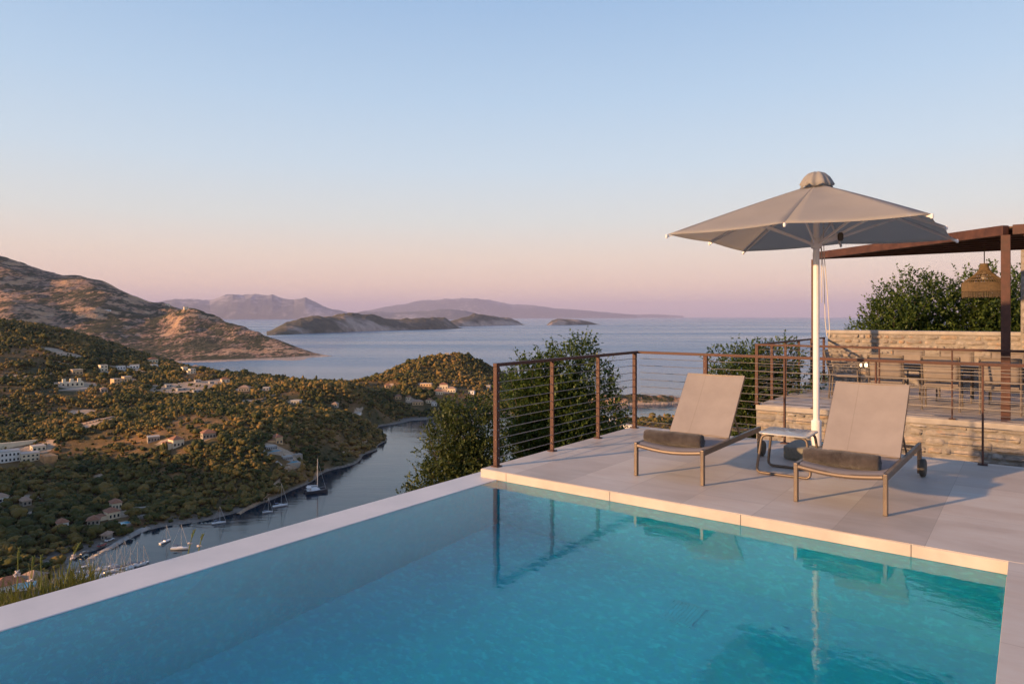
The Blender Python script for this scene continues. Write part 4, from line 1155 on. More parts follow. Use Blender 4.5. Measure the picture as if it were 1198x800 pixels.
def mat_poolbasin():
    t = NT('pool_mosaic')
    v = t.coord('Object')
    n = t.noise(v, 0.9, 4, 0.6); m = t.n('TexVoronoi', {'Vector': v, 'Scale': 22.0}, feature='F1')
    ripple_light = t.noise(t.coord('Object', (1, 1.8, 1), (0, 0, R(30))), 13.0, 3, 0.65, 0.5)
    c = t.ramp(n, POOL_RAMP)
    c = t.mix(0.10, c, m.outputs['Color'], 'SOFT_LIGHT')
    c = t.mix(t.ramp(ripple_light, [(0.50, 0.0), (0.68, 0.55)]), c, (0.02, 0.74, 0.84))  # pale strokes of rippled light painted into the mosaic colour
    return t.done(t.bsdf(c, 0.6, 0, None, 0.3))
M_TILE = mat_tiles()
M_STONE = mat_stone('rubble_stone'); M_STONE2 = mat_stone('rubble_stone_fine', 4.0, 7.5)
M_COPE = simple('cream_limestone', (0.52, 0.475, 0.425), 0.6, var=0.10, scale=3, bump=0.15, bscale=60)
M_WEIR = simple('wet_white_stone', (0.62, 0.61, 0.61), 0.42, var=0.10, scale=1.6, bump=0.15, bscale=70)
M_CORTEN = mat_corten()
M_CABLE = simple('steel_cable', (0.27, 0.25, 0.24), 0.5, 0.6, var=0.1)
M_TAUPE = simple('taupe_metal', (0.165, 0.128, 0.10), 0.42, 0.35, var=0.06, scale=4, bump=0.05, bscale=200)
M_SLING = mat_sling(); M_CANVAS = mat_canvas(); M_TOWEL = mat_towel()
M_RUBBER = simple('grey_wheel', (0.075, 0.068, 0.055), 0.6, var=0.1)
M_WHITE = simple('white_pole_paint', (0.78, 0.76, 0.76), 0.35, var=0.03, scale=5)
M_GLASS_TOP = simple('grey_table_top', (0.36, 0.37, 0.38), 0.22, var=0.05, scale=5, spec=0.6)
M_GRANITE = simple('grey_granite', (0.20, 0.195, 0.165), 0.7, var=0.2, scale=40, bump=0.1, bscale=150)
M_ROPE = simple('pale_rope', (0.62, 0.57, 0.50), 0.9, var=0.1)
M_CHAIR = simple('dark_chair_metal', (0.15, 0.125, 0.105), 0.5, 0.2, var=0.1)
M_SEATF = simple('chair_fabric', (0.235, 0.20, 0.175), 0.8, var=0.08, scale=12)
M_CONC = simple('concrete_cap', (0.38, 0.35, 0.32), 0.85, var=0.15, scale=4, bump=0.3, bscale=40)
M_JUTE = simple('woven_jute', (0.13, 0.09, 0.052), 0.9, var=0.25, scale=30, bump=0.5, bscale=120)
M_JUTED = simple('dark_jute', (0.10, 0.075, 0.05), 0.95, var=0.3, scale=40)
M_BULB = simple('bulb_glass', (0.7, 0.66, 0.6), 0.2, var=0.02)
def mat_glow(name, col, e):
    t = NT(name); return t.done(t.n('Emission', {'Color': col, 'Strength': e}))
M_LAMP = mat_glow('lit_lamp', (1.0, 0.72, 0.40), 6.0)
M_WATER = mat_poolwater(); M_BASIN = mat_poolbasin()

WZ = -0.09                       # water level
UL, UR = -4.40, -0.13            # pool: infinity side and near side
VF = 5.53                        # pool edge under the terrace
VN = -3.2
UE = -4.62                       # left end of the terrace
# ------------------------------------------------------------------ terrace and pool
def uvobj(name, mb, mat, parent=None, **k):
    if parent is None: return mb.build(name, mat, None, rz=-TH, **k)
    return mb.build(name, mat, parent, **k)
mb = MB().box(UE + .003, 9, VF + .003, 9.06, -0.55, 0.0)
mb.box(UR + .003, 9, -4, VF - .004, -0.55, 0.0)
tag(uvobj('terrace', mb, M_TILE), kind='structure')
pool = empty('swimming_pool', (0, 0, 0), -TH, 'turquoise infinity pool with flush white stone edge below the tiled terrace', 'pool')
# basin: shelf along the infinity side, then the floor
def basin():
    b = MB()
    fl = -1.50
    b.add([(UR, VN, fl), (UR, VF, fl), (UL, VF, fl), (UL, VN, fl)], [(0, 1, 2, 3)])
    b.add([(UL, VN, fl), (UL, VF, fl), (UL, VF, WZ), (UL, VN, WZ)], [(0, 1, 2, 3)])
    b.add([(UR, VF, fl), (UL, VF, fl), (UL, VF, WZ), (UR, VF, WZ)], [(0, 3, 2, 1)])
    b.add([(UR, VN, fl), (UL, VN, fl), (UL, VN, WZ), (UR, VN, WZ)], [(0, 1, 2, 3)])
    b.add([(UR, VN, fl), (UR, VF, fl), (UR, VF, WZ), (UR, VN, WZ)], [(3, 2, 1, 0)])
    return b
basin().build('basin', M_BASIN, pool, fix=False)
MB().box(UL - .375, UL, VN - .4, VF + 4.0, -1.6, WZ + .006).build('infinity_edge', M_WEIR, pool, bevel=.006)
b = MB()
j = -UE
edges = [UE] + [UE + .34 + 1.2 * k for k in range(8)]
for a_, c_ in zip(edges[:-1], edges[1:]):
    b.box(a_ + .0015, min(c_, UR + 3) - .0015, VF - .012, VF + .0, -.0895, -.003)
b.build('coping', M_COPE, pool, bevel=.004)
b = MB()
for k in range(-3, 5): b.box(UR - .0, UR + .012, VN + 1.2 * k + 2.4 + .0015, min(VN + 1.2 * (k + 1) + 2.4, VF - .02) - .0015, -.0895, -.003) if VN + 1.2 * k + 2.4 < VF - .05 else None
b.build('coping', M_COPE, pool, bevel=.003)
wtr = MB().add([(UL - .001, VN, WZ), (UR + .001, VN, WZ), (UR + .001, VF + .001, WZ), (UL - .001, VF + .001, WZ)], [(0, 1, 2, 3)]).build('pool_water', M_WATER, None, rz=-TH, fix=False)
tag(wtr, kind='structure')
gr = MB()
for k in range(8): gr.box(-2.24 + .031 * k, -2.2112 + .031 * k, 4.78, 5.06, -1.495, -1.485)
gr.box(-2.26, -1.97, 4.76, 4.78, -1.495, -1.483); gr.box(-2.26, -1.97, 5.06, 5.08, -1.495, -1.483)
gr.build('drain_grate', simple('drain_blue', (0.003, 0.50, 0.66), 0.5), pool)

def masonry(x0, x1, z0, z1, y, seed, course=.15, mean=.32):
    r = random.Random(seed); b = MB(); z = z0
    while z < z1 - .02:
        h = r.uniform(.66, 1.35) * course
        if z + h > z1 - course * .5: h = z1 - z
        x = x0 - r.uniform(0, mean * .6)
        while x < x1:
            w = mean * r.choice([.45, .6, .8, 1.0, 1.2, 1.5]) * r.uniform(.85, 1.15)
            a0, a1 = max(x, x0), min(x + w, x1)
            if a1 - a0 > .05:
                parts = [(a0, a1, z, z + h)]
                if h > course * 1.1 and r.random() < .3: q = z + h * r.uniform(.35, .65); parts = [(a0, a1, z, q), (a0, a1, q, z + h)]
                for (p0, p1, q0, q1) in parts:
                    g = .009
                    j = lambda: r.uniform(-.016, .016)
                    c = [(p0 + g + abs(j()), q0 + g + abs(j()) * .6), (p1 - g - abs(j()), q0 + g + abs(j()) * .6), (p1 - g - abs(j()), q1 - g - abs(j()) * .8), (p0 + g + abs(j()), q1 - g - abs(j()) * .8)]
                    d = r.uniform(.012, .045); ph = r.uniform(0, 6); tx, tz = r.uniform(-.012, .012), r.uniform(-.012, .012)
                    n, m = 7, 6; rows = []
                    for jn in range(m):
                        t = jn / (m - 1); row = []
                        for i in range(n):
                            s_ = i / (n - 1)
                            u, v = s_ * 2 - 1, t * 2 - 1
                            rr = 1 - .10 * (u * u * v * v)
                            u2, v2 = u * rr, v * rr; S, T = (u2 + 1) / 2, (v2 + 1) / 2
                            px = (c[0][0] * (1 - S) + c[1][0] * S) * (1 - T) + (c[3][0] * (1 - S) + c[2][0] * S) * T
                            pz = (c[0][1] * (1 - S) + c[1][1] * S) * (1 - T) + (c[3][1] * (1 - S) + c[2][1] * S) * T
                            e = max(abs(u), abs(v))
                            dd = (d + tx * u + tz * v + .007 * math.sin(px * 41 + ph) + .006 * math.sin(pz * 57 + ph * 2 + px * 23)) * (1 - e ** 9) - .006 * (e > .99)
                            row.append((px + .004 * math.sin(pz * 60 + ph), y - dd, pz + .004 * math.sin(px * 50 + ph)))
                        rows.append(row)
                    b.grid(rows)
            x += w
        z += h
    return b
def mat_rubble():
    t = NT('rubble_stones')
    g = t.n('NewGeometry').outputs['Random Per Island']
    v = t.coord('Object'); n = t.noise(v, 11, 6, 0.68); n2 = t.noise(v, 3.5, 4, 0.6); n3 = t.noise(v, 45, 3, 0.6)
    base = t.ramp(g, [(0.0, (0.31, 0.28, 0.255)), (0.2, (0.39, 0.355, 0.32)), (0.38, (0.26, 0.24, 0.225)), (0.52, (0.42, 0.355, 0.29)), (0.66, (0.35, 0.32, 0.29)), (0.8, (0.44, 0.31, 0.20)), (0.9, (0.47, 0.435, 0.40)), (1.0, (0.37, 0.32, 0.275))])
    base = t.mix(t.ramp(t.math('MULTIPLY', n2, n), [(0.30, 0.0), (0.40, 0.7)]), base, (0.36, 0.16, 0.06))
    base = t.mix(t.ramp(n, [(0.34, 0.75), (0.6, 0.0)]), base, (0.20, 0.175, 0.15))
    h = t.math('ADD', n, t.math('MULTIPLY', n3, 0.3))
    return t.done(t.bsdf(base, 0.9, 0, t.bump(h, 0.7, 0.02), 0.2))
M_RUB = mat_rubble()
M_MORT = simple('lime_mortar', (0.27, 0.25, 0.23), 0.95, var=0.2, scale=9, bump=0.6, bscale=60)

# ------------------------------------------------------------------ cable railings
def railing(name, label, p0, p1, posts, h=1.1, ncab=10, endw=.055):
    """from p0 to p1 in terrace coordinates; posts at distances along it"""
    P0, P1 = UV(*p0), UV(*p1)
    d = P1 - P0; L = d.length; yaw = math.atan2(d.y, d.x)
    e = empty(name, P0, yaw, label, 'railing')
    h0 = endw > .05
    MB().box(-.028, L + .028, -.026, .026, h - .035, h).build('top_rail', M_CORTEN, e, bevel=.003)
    for s in posts:
        hw = .026 if s in (posts[0], posts[-1]) and h0 else .0095
        m = MB().box(s - hw, s + hw, -.024, .024, .012, h - .036)
        m.box(s - .045, s + .045, -.045, .045, .001, .012)
        m.build('post', M_CORTEN, e, bevel=.002)
    for k in range(ncab):
        z = .095 + (h - .20) * k / (ncab - 1)
        MB().tube([(0, 0, z), (L, 0, z)], .0042, 6).build('cable', M_CABLE, e, smooth=True)
    for s in (posts[0], posts[-1]):
        m = MB()
        for k in range(ncab):
            z = .095 + (h - .20) * k / (ncab - 1); sg = -1 if s == posts[0] else 1
            m.tube([(s, -.0245, z), (s, -.031, z)], .008, 8)
        m.build('cable_fitting', M_CABLE, e, smooth=True)
    return e
railing('cable_railing', 'rust brown cable railing running back from the pool corner in front of the tall bush', (-4.55, 5.70), (-4.55, 8.94), [0, 1.06, 2.14, 3.18])
railing('cable_railing', 'rust brown cable railing along the back of the lounger terrace behind both loungers', (-4.49, 8.94), (4.5, 8.94), [0.97, 2.0, 3.03, 4.06, 5.1, 6.1, 7.1, 8.1, 8.99])
# ------------------------------------------------------------------ dining terrace behind
DV0, DV1, DU = 12.55, 17.67, -4.05
tag(uvobj('dining_terrace', MB().box(DU + .05, 9, DV0 + .11, DV1 + 2, -.35, 0.0), M_TILE), kind='structure')
rw = empty('stone_wall', UV(DU + .04, DV0 + .06), -TH, 'rubble stone retaining wall carrying the dining terrace behind the loungers', 'wall')
MB().box(0, 12.6, .004, .5, -3.0, -.101).build('mortar', M_MORT, rw)
masonry(0, 8.5, -1.4, -.101, 0, 5, .125, .27).build('masonry', M_RUB, rw, smooth=True, fix=True)
MB().box(-.003, 12.6, -.03, .48, -.10, -.004 - .0).build('coping', M_CONC, rw, bevel=.008)
MB().box(-.02, .45, .5, 7.0, -3.0, -.36).build('return_wall', M_STONE, rw)
bw_ = empty('stone_wall', UV(DU + .13, DV1), -TH, 'low rubble stone parapet wall at the back of the dining terrace below the trees', 'wall')
MB().box(0, 9, .004, .45, 0.0, 1.19).build('mortar', M_MORT, bw_)
masonry(0, 6.5, 0.0, 1.19, 0, 9, .13, .27).build('masonry', M_RUB, bw_, smooth=True)
MB().box(-.02, 9.02, -.025, .475, 1.191, 1.27).build('coping', M_CONC, bw_, bevel=.012)
pier = empty('house_corner', UV(-.20, DV1 - .10), -TH, 'sunlit stone corner of the house at the right end of the parapet wall', 'house')
MB().box(0, 4.0, 0, 1.6, 0, 3.25).build('wall', M_MORT, pier)
masonry(0, 1.2, 0, 3.25, -.004, 13, .16, .34).build('masonry', M_RUB, pier, smooth=True)
railing('cable_railing', 'rust brown cable railing along the front edge of the dining terrace', (DU + .05, DV0 + .06), (5.0, DV0 + .06), [0, 0.97, 1.99, 3.0, 4.02, 5.05, 6.07, 7.1, 9.0])
railing('cable_railing', 'rust brown cable railing up the left edge of the dining terrace to the parapet wall', (DU + .05, DV0 + .12), (DU + .05, DV1 - .04), [0.85, 1.75, 2.75, 3.8, 4.95])

# pergola: slanted front beam from the near post to the far post
pg = empty('pergola', (0, 0, 0), -TH, 'rust brown steel pergola with slanted front beam over the dining terrace', 'pergola')
PA = (-.33, 12.86); PB = (-3.78, 15.85); PZ0, PZ1 = 2.835, 2.985
for (u, v) in (PA, PB): MB().box(u - .06, u + .06, v - .06, v + .06, .001, PZ0 if (u, v) == PA else PZ0).build('post', M_CORTEN, pg, bevel=.004)
MB().bar((PA[0] - .0, PA[1], (PZ0 + PZ1) / 2), (PB[0], PB[1], (PZ0 + PZ1) / 2), .11, PZ1 - PZ0).build('beam', M_CORTEN, pg, bevel=.004)
MB().box(PA[0] + .085, 4.5, PA[1] - .055, PA[1] + .055, PZ0 + .002, PZ1 - .002).build('beam', M_CORTEN, pg, bevel=.004)
MB().box(PB[0] + .085, 4.5, PB[1] - .055, PB[1] + .055, PZ0 + .002, PZ1 - .002).build('beam', M_CORTEN, pg, bevel=.004)
for k in range(1, 7):
    v = PA[1] + (PB[1] - PA[1]) * k / 7
    u0 = PA[0] + (PB[0] - PA[0]) * k / 7
    MB().box(u0 + .10, 4.5, v - .03, v + .03, PZ0 + .015, PZ1 - .04).build('rafter', M_CORTEN, pg, bevel=.003)
sl2 = MB()
M_REED = simple('reed_roof', (0.15, 0.095, 0.06), 0.9, var=0.3, scale=30, bump=0.4, bscale=80)
nS = 40
for k in range(nS):
    v0 = PA[1] + .06 + (PB[1] - PA[1] - .12) * k / nS; v1 = v0 + (PB[1] - PA[1] - .12) / nS * .93
    u0 = PA[0] + (PB[0] - PA[0]) * (k + 1) / nS
    sl2.box(u0 + .09, 4.5, v0, v1, PZ1 - .036, PZ1 - .012)
sl2.build('roof', M_REED, pg)

# pendant lamp
lx = UV(-1.05, 14.65)
pd = empty('pendant_lamp', (8.33, 12.06, 0), 0, 'bell-shaped woven jute pendant lamp with dark fringe hanging under the pergola', 'lamp')
prof = [(.055, 2.52), (.062, 2.47), (.085, 2.41), (.13, 2.35), (.20, 2.29), (.275, 2.235), (.325, 2.185)]
b = MB()
for k in range(46):
    a = 2 * PI * k / 46
    b.tube([(r * math.cos(a + .25 * (2.52 - z)), r * math.sin(a + .25 * (2.52 - z)), z) for r, z in prof], .0062, 4)
for r, z in prof: b.tube([(r * math.cos(t), r * math.sin(t), z) for t in np.linspace(0, 2 * PI, 33)[:-1]], .009, 5, closed=True)
b.build('frame', M_JUTE, pd)
b = MB(); RR = random.Random(4)
for k in range(190):
    a = 2 * PI * k / 190
    b.tube([(.33 * math.cos(a), .33 * math.sin(a), 2.19), (.335 * math.cos(a), .335 * math.sin(a), 2.035)], .0058, 4)
b.tube([(.333 * math.cos(t), .333 * math.sin(t), 2.19) for t in np.linspace(0, 2 * PI, 41)[:-1]], .009, 6, closed=True)
b.tube([(.336 * math.cos(t), .336 * math.sin(t), 2.04) for t in np.linspace(0, 2 * PI, 41)[:-1]], .008, 6, closed=True)
b.build('shade', M_JUTE, pd)
b = MB()
for k in range(150):
    a = 2 * PI * k / 150 + RR.uniform(-.01, .01)
    b.tube([(.332 * math.cos(a), .332 * math.sin(a), 2.03), (.33 * math.cos(a), .33 * math.sin(a), 1.93 + RR.uniform(-.012, .012))], .0055, 4)
b.build('fringe', M_JUTED, pd)
MB().tube([(0, 0, 2.5), (0, 0, PZ0 + .06)], .008, 6).build('cord', M_JUTE, pd)
MB().lathe([(.02, 2.40), (.022, 2.36), (.045, 2.32), (.05, 2.28), (.03, 2.245), (.005, 2.235)], 16).build('bulb', M_BULB, pd, smooth=True)

# ------------------------------------------------------------------ dining table and chairs
tb = empty('dining_table', UV(-.35, 14.65), -TH, 'long dark-framed dining table with pale reflective top under the pergola', 'table')
MB().box(-2.15, 2.15, -.45, .45, .725, .75).build('tabletop', M_GLASS_TOP, tb, bevel=.006)
MB().box(-2.0, 2.0, -.36, .36, .66, .724).build('frame', M_CHAIR, tb)
for sx in (-1.9, 1.9):
    for sy in (-.36, .36): MB().box(sx - .035, sx + .035, sy - .035, sy + .035, .001, .66).build('leg', M_CHAIR, tb)
def chair(label, loc, rz, group=None):
    e = empty('dining_chair', loc, rz, label, 'chair', group)
    MB().box(-.25, .25, -.24, .24, .42, .455).build('seat', M_SEATF, e, bevel=.01)
    m = MB()
    P = [[(x, -.25 - .10 * t - .02 * math.cos(x * 5), .50 + .40 * t) for x in np.linspace(-.255, .255, 9)] for t in np.linspace(0, 1, 6)]
    m.grid(P); bo = m.build('backrest', M_SEATF, e, smooth=True); sm = bo.modifiers.new('thickness', 'SOLIDIFY'); sm.thickness = .018
    for sx in (-1, 1):
        MB().tube([(sx * .272, -.27, .001), (sx * .272, -.245, .44), (sx * .272, -.36, .92)], .017, 6).build('leg', M_CHAIR, e)
        MB().tube([(sx * .272, .25, .001), (sx * .272, .235, .44), (sx * .272, .225, .66)], .016, 6).build('leg', M_CHAIR, e)
        MB().box(sx * .272 - .024, sx * .272 + .024, -.27, .25, .655, .68).build('armrest', M_CHAIR, e, bevel=.004)
    MB().bar((-.27, -.36, .915), (.27, -.36, .915), .03, .03).build('back_rail', M_CHAIR, e)
    f = MB().bar((-.27, .235, .41), (.27, .235, .41), .025, .03); f.bar((-.27, -.245, .41), (.27, -.245, .41), .025, .03)
    f.build('seat_frame', M_CHAIR, e)
    return e
base = chair('dark-framed dining chair drawn up to the near side of the long table, back turned to the loungers', UV(-2.06, 13.85), -TH, 'dining chairs along the near side of the table')
NEAR_L = ['near-side dining chair closest to the two small lit lamps', 'near-side dining chair, second along from the two lit lamps', 'near-side dining chair half behind the thick pergola post, on its left', 'near-side dining chair cut by the edge of the photo, right of the pergola post']
FAR_L = ['far-side dining chair with only its top rail showing, closest to the two lit lamps', 'far-side dining chair with only its top rail showing, second from the lit lamps', 'far-side dining chair with only its top rail showing, left of the pergola post', 'far-side dining chair with only its top rail showing, right of the pergola post']
for k in range(4):
    c = base if k == 0 else copy_tree(base)
    c.location = UV(-2.06 + .82 * k, 13.85); c['label'] = NEAR_L[k]; c['group'] = 'dining chairs along the near side of the table'
for k in range(4):
    c = copy_tree(base); c.location = UV(-2.0 + .82 * k, 15.45); c.rotation_euler = (0, 0, -TH + PI)
    c['label'] = FAR_L[k]; c['group'] = 'dining chairs along the far side of the table'
c = copy_tree(base); c.location = UV(-2.95, 14.75); c.rotation_euler = (0, 0, -TH - PI / 2 + .12)
c['label'] = 'single dining chair seen side-on at the left end of the long table'; c['group'] = 'dining chairs at the ends of the table'
for k, (px, py, lb) in enumerate([(1006, 427, 'small lit wall lamp low on the parapet, left of the two'), (1014.5, 427, 'small lit wall lamp low on the parapet, right of the two')]):
    x = (px - 599) / F
    Y = (DV1 - .06) / (x * SA + CA); p = Vector((x * Y, Y, EYE - (py - 370) / F * Y))
    e = empty('wall_lamp', p, -TH, lb, 'lamp')
    MB().box(-.06, .06, .0, .058, -.05, .05).build('housing', M_CONC, e)
    MB().box(-.045 if k else -.03, .045 if k else .03, -.012, -.002, -.03, .03).build('light', M_LAMP, e)

# ------------------------------------------------------------------ parasol
pc = Vector((3.44, 7.73, 0))
ps = empty('parasol', pc, -TH, 'square taupe canvas parasol on a white pole with a grey granite base', 'parasol')
HS, ZR, ZA = 1.235, 2.50, 3.09
def rim(k):
    a = k * PI / 4
    if k % 2 == 0: q = (math.cos(a) * HS, math.sin(a) * HS, ZR + .02)
    else: q = (math.copysign(HS, math.cos(a)), math.copysign(HS, math.sin(a)), ZR - .005)
    return Vector(q)
NRAD, NT_ = 14, 10
cm = MB()
for k in range(8):
    A, B = rim(k), rim(k + 1); rows = []
    for i in range(NRAD + 1):
        r = 0.075 + (1 - 0.075) * i / NRAD; row = []
        for j in range(NT_ + 1):
            t = j / NT_
            p = A.lerp(B, t); sag = math.sin(PI * t)
            z = ZA + (p.z - ZA) * (r ** 1.06) - sag * .075 * r * (1 - .76 * r) + .004 * math.sin(r * 17 + k) * sag
            inw = 1 - sag * .018 * r ** 6
            row.append((p.x * r * inw, p.y * r * inw, z))
        rows.append(row)
    cm.grid(rows)
cnp = cm.build('canopy', M_CANVAS, ps, smooth=True)
md = cnp.modifiers.new('cloth', 'SOLIDIFY'); md.thickness = .004; md.offset = 1
cap = []
capf = []
nc = 64
for i, (r, z) in enumerate([(.005, 3.225), (.045, 3.22), (.085, 3.20), (.125, 3.155), (.15, 3.105), (.168, 3.075)]):
    for k in range(nc):
        a = 2 * PI * k / nc; s = abs(math.sin(4 * a))
        fo = math.sin(11 * a + 1.3 * math.sin(3 * a)); rr = r * (1 + .10 * (i / 5) * fo + .04 * (i / 5) * math.cos(8 * a)); zz = z + (i / 5) ** 2 * .035 * (s - .5) + .018 * (i / 5) * math.sin(7 * a + 1) - (.02 * (i == 5))
        cap.append((rr * math.cos(a), rr * math.sin(a), zz))
for i in range(5):
    for k in range(nc): capf.append((i * nc + k, i * nc + (k + 1) % nc, (i + 1) * nc + (k + 1) % nc, (i + 1) * nc + k))
capf.append(tuple(range(nc)))
cp = MB().add(cap, capf).build('vent_cap', M_CANVAS, ps, smooth=True)
md = cp.modifiers.new('cloth', 'SOLIDIFY'); md.thickness = .005; md.offset = 1
MB().lathe([(.034, .10), (.034, 3.16)], 20).build('pole', M_WHITE, ps, auto=40)
MB().lathe([(.036, 2.36), (.055, 2.37), (.06, 2.40), (.06, 2.45), (.05, 2.47), (.036, 2.48)], 20).build('hub', M_WHITE, ps, auto=40)
MB().lathe([(.036, 2.98), (.06, 2.99), (.06, 3.05), (.036, 3.06)], 20).build('crown', M_WHITE, ps, auto=40)
for k in range(8):
    q = rim(k)
    d = Vector((q.x, q.y, 0)).normalized(); L = Vector((q.x, q.y, 0)).length
    cz = lambda r: ZA + (q.z - ZA) * (r ** 1.06) - .032
    MB().bar((d.x * .05, d.y * .05, cz(.05)), (d.x * L * .5, d.y * L * .5, cz(.5) - .006), .018, .026).bar((d.x * L * .5, d.y * L * .5, cz(.5) - .006), (d.x * (L + .02), d.y * (L + .01), cz(1.0) + .010), .018, .026).build('rib', M_WHITE, ps)
    MB().bar((d.x * .05, d.y * .05, 2.415), (d.x * L * .56, d.y * L * .56, cz(.56) - .018), .016, .026).build('strut', M_WHITE, ps)
    MB().lathe([(.012, -.02), (.016, .0), (.012, .02)], 8).build('rib_tip', M_WHITE, ps, loc=(q.x * 1.008, q.y * 1.008, q.z - .02))
rp_ = MB()
rp_.tube([(.045, .03, 2.42), (.075, .035, 2.0), (.085, .04, 1.55), (.10, .045, 1.38), (.125, .045, 1.36), (.13, .045, 1.45), (.105, .04, 1.9), (.075, .03, 2.3), (.06, .02, 2.98)], .0045, 5)
rp_.tube([(.05, .0, 2.44), (.058, -.005, 2.0), (.06, -.005, 1.75)], .004, 5)
rp_.build('pulley_rope', M_ROPE, ps, smooth=True)
MB().lathe([(.02, 2.18), (.03, 2.20), (.03, 2.25), (.02, 2.27)], 10).build('pulley', M_RUBBER, ps, loc=(.26, -.04, .25))
MB().prism([(x * .30, y * .30) for x, y in [(-1, -.72), (-.9, -.9), (-.72, -1), (.72, -1), (.9, -.9), (1, -.72), (1, .72), (.9, .9), (.72, 1), (-.72, 1), (-.9, .9), (-1, .72)]], .002, .145).build('base', M_GRANITE, ps, bevel=.022, segs=3, auto=50)
MB().lathe([(.055, .146), (.055, .42), (.045, .43)], 20).build('sleeve', M_WHITE, ps, auto=40)

def cloth(rows, th):
    h, w = len(rows), len(rows[0]); m = MB()
    N = []
    for i in range(h):
        for j in range(w):
            a = Vector(rows[min(i + 1, h - 1)][j]) - Vector(rows[max(i - 1, 0)][j]); b = Vector(rows[i][min(j + 1, w - 1)]) - Vector(rows[i][max(j - 1, 0)])
            N.append(b.cross(a).normalized())
    top = [[Vector(rows[i][j]) + N[i * w + j] * th / 2 for j in range(w)] for i in range(h)]
    bot = [[Vector(rows[i][j]) - N[i * w + j] * th / 2 for j in range(w)] for i in range(h)]
    m.grid(top); m.grid([r[::-1] for r in bot])
    loop = [(0, j) for j in range(w)] + [(i, w - 1) for i in range(1, h)] + [(h - 1, j) for j in range(w - 2, -1, -1)] + [(i, 0) for i in range(h - 2, 0, -1)]
    m.grid([[top[i][j] for i, j in loop + loop[:1]], [bot[i][j] for i, j in loop + loop[:1]]])
    return m
# ------------------------------------------------------------------ loungers
def lounger(label, loc, rz):
    e = empty('sun_lounger', loc, rz, label, 'sun lounger', 'sun loungers beside the pool')
    W, Z = .345, .335
    LR = 1.74
    f = MB()
    for s in (-1, 1):
        f.bar((s * W, .0, Z - .028), (s * W, LR + .015, Z - .028), .032, .056)
    f.bar((-W, LR - .03, .29), (W, LR - .03, .29), .03, .03)
    P = []
    for t in np.linspace(0, 1, 15):
        x = -W + .016 + (2 * W - .032) * t; P.append((x, -.004, Z - .03 - .030 * math.sin(PI * t)))
    f.tube(P, .021, 8)
    f.bar((-W + .02, .84, Z - .05), (W - .02, .84, Z - .05), .022, .022)
    f.build('frame', M_TAUPE, e, bevel=.004)
    for s in (-1, 1):
        MB().bar((s * W, 0, .001), (s * W, 0, Z - .0), .034, .042, up=(0, 1, 0)).build('leg', M_TAUPE, e, bevel=.006, segs=3)
        MB().bar((s * W, LR, .03), (s * W, LR, Z - .057), .036, .05, up=(0, 1, 0)).build('leg', M_TAUPE, e, bevel=.004)
        MB().lathe([(.02, s * (W + .03) - .026), (.078, s * (W + .03) - .026), (.088, s * (W + .03) - .016), (.088, s * (W + .03) + .016), (.078, s * (W + .03) + .026), (.02, s * (W + .03) + .026)], 28, (LR + .0, .09), 'x').build('wheel', M_RUBBER, e, auto=40)
    rows = []
    for y in np.linspace(-.012, .80, 17):
        row = []
        for t in np.linspace(0, 1, 15):
            x = (-W + .02) + (2 * W - .04) * t
            sg = math.sin(PI * t) * (.022 + .012 * math.sin(PI * min(1, max(0, y / .8))))
            z = Z - .006 - sg
            if y < .01: z -= .016
            row.append((x, y, z))
        rows.append(row)
    cloth(rows, .005).build('seat', M_SLING, e, smooth=True, fix=False)
    ang = R(49.5); LB = .80
    bk = lambda s, x, off=0: (x, .775 + s * math.cos(ang) - off * math.sin(ang), Z - .005 + s * math.sin(ang) + off * math.cos(ang))
    rows = []
    for s in np.linspace(0.0, LB, 13):
        rows.append([bk(s, (-.325 + .65 * t), -.016 * math.sin(PI * t) * math.sin(PI * min(1, max(.1, s / LB * .9))) + .012) for t in np.linspace(0, 1, 13)])
    bo = cloth(rows, .005).build('backrest', M_SLING, e, smooth=True, fix=False)
    bf = MB()
    for s in (-1, 1): bf.bar(bk(-.01, s * .318), bk(LB - .005, s * .318), .022, .022)
    bf.bar(bk(LB - .012, -.32), bk(LB - .012, .32), .022, .022); bf.bar(bk(.01, -.32), bk(.01, .32), .02, .02)
    bf.build('back_frame', M_TAUPE, bo)
    for s in (-1, 1):
        MB().bar(bk(.26, s * .318, -.015), (s * (W - .026), 1.16, Z - .03), .014, .018).build('strut', M_TAUPE, e)
    return e
LA = -math.atan2(3.01 - 2.43, 5.95 - 5.47)
l1p = (Vector((2.44, 5.94, 0)) + Vector((3.02, 5.47, 0))) / 2
l2p = (Vector((1.235, 6.90, 0)) + Vector((1.82, 6.45, 0))) / 2
lounger('taupe sling sun lounger nearer the infinity edge, left of the side table', (l2p.x, l2p.y, 0), -TH + R(.6))
lounger('taupe sling sun lounger nearer the dining terrace, right of the side table', (l1p.x, l1p.y, 0), -TH - R(1.2))
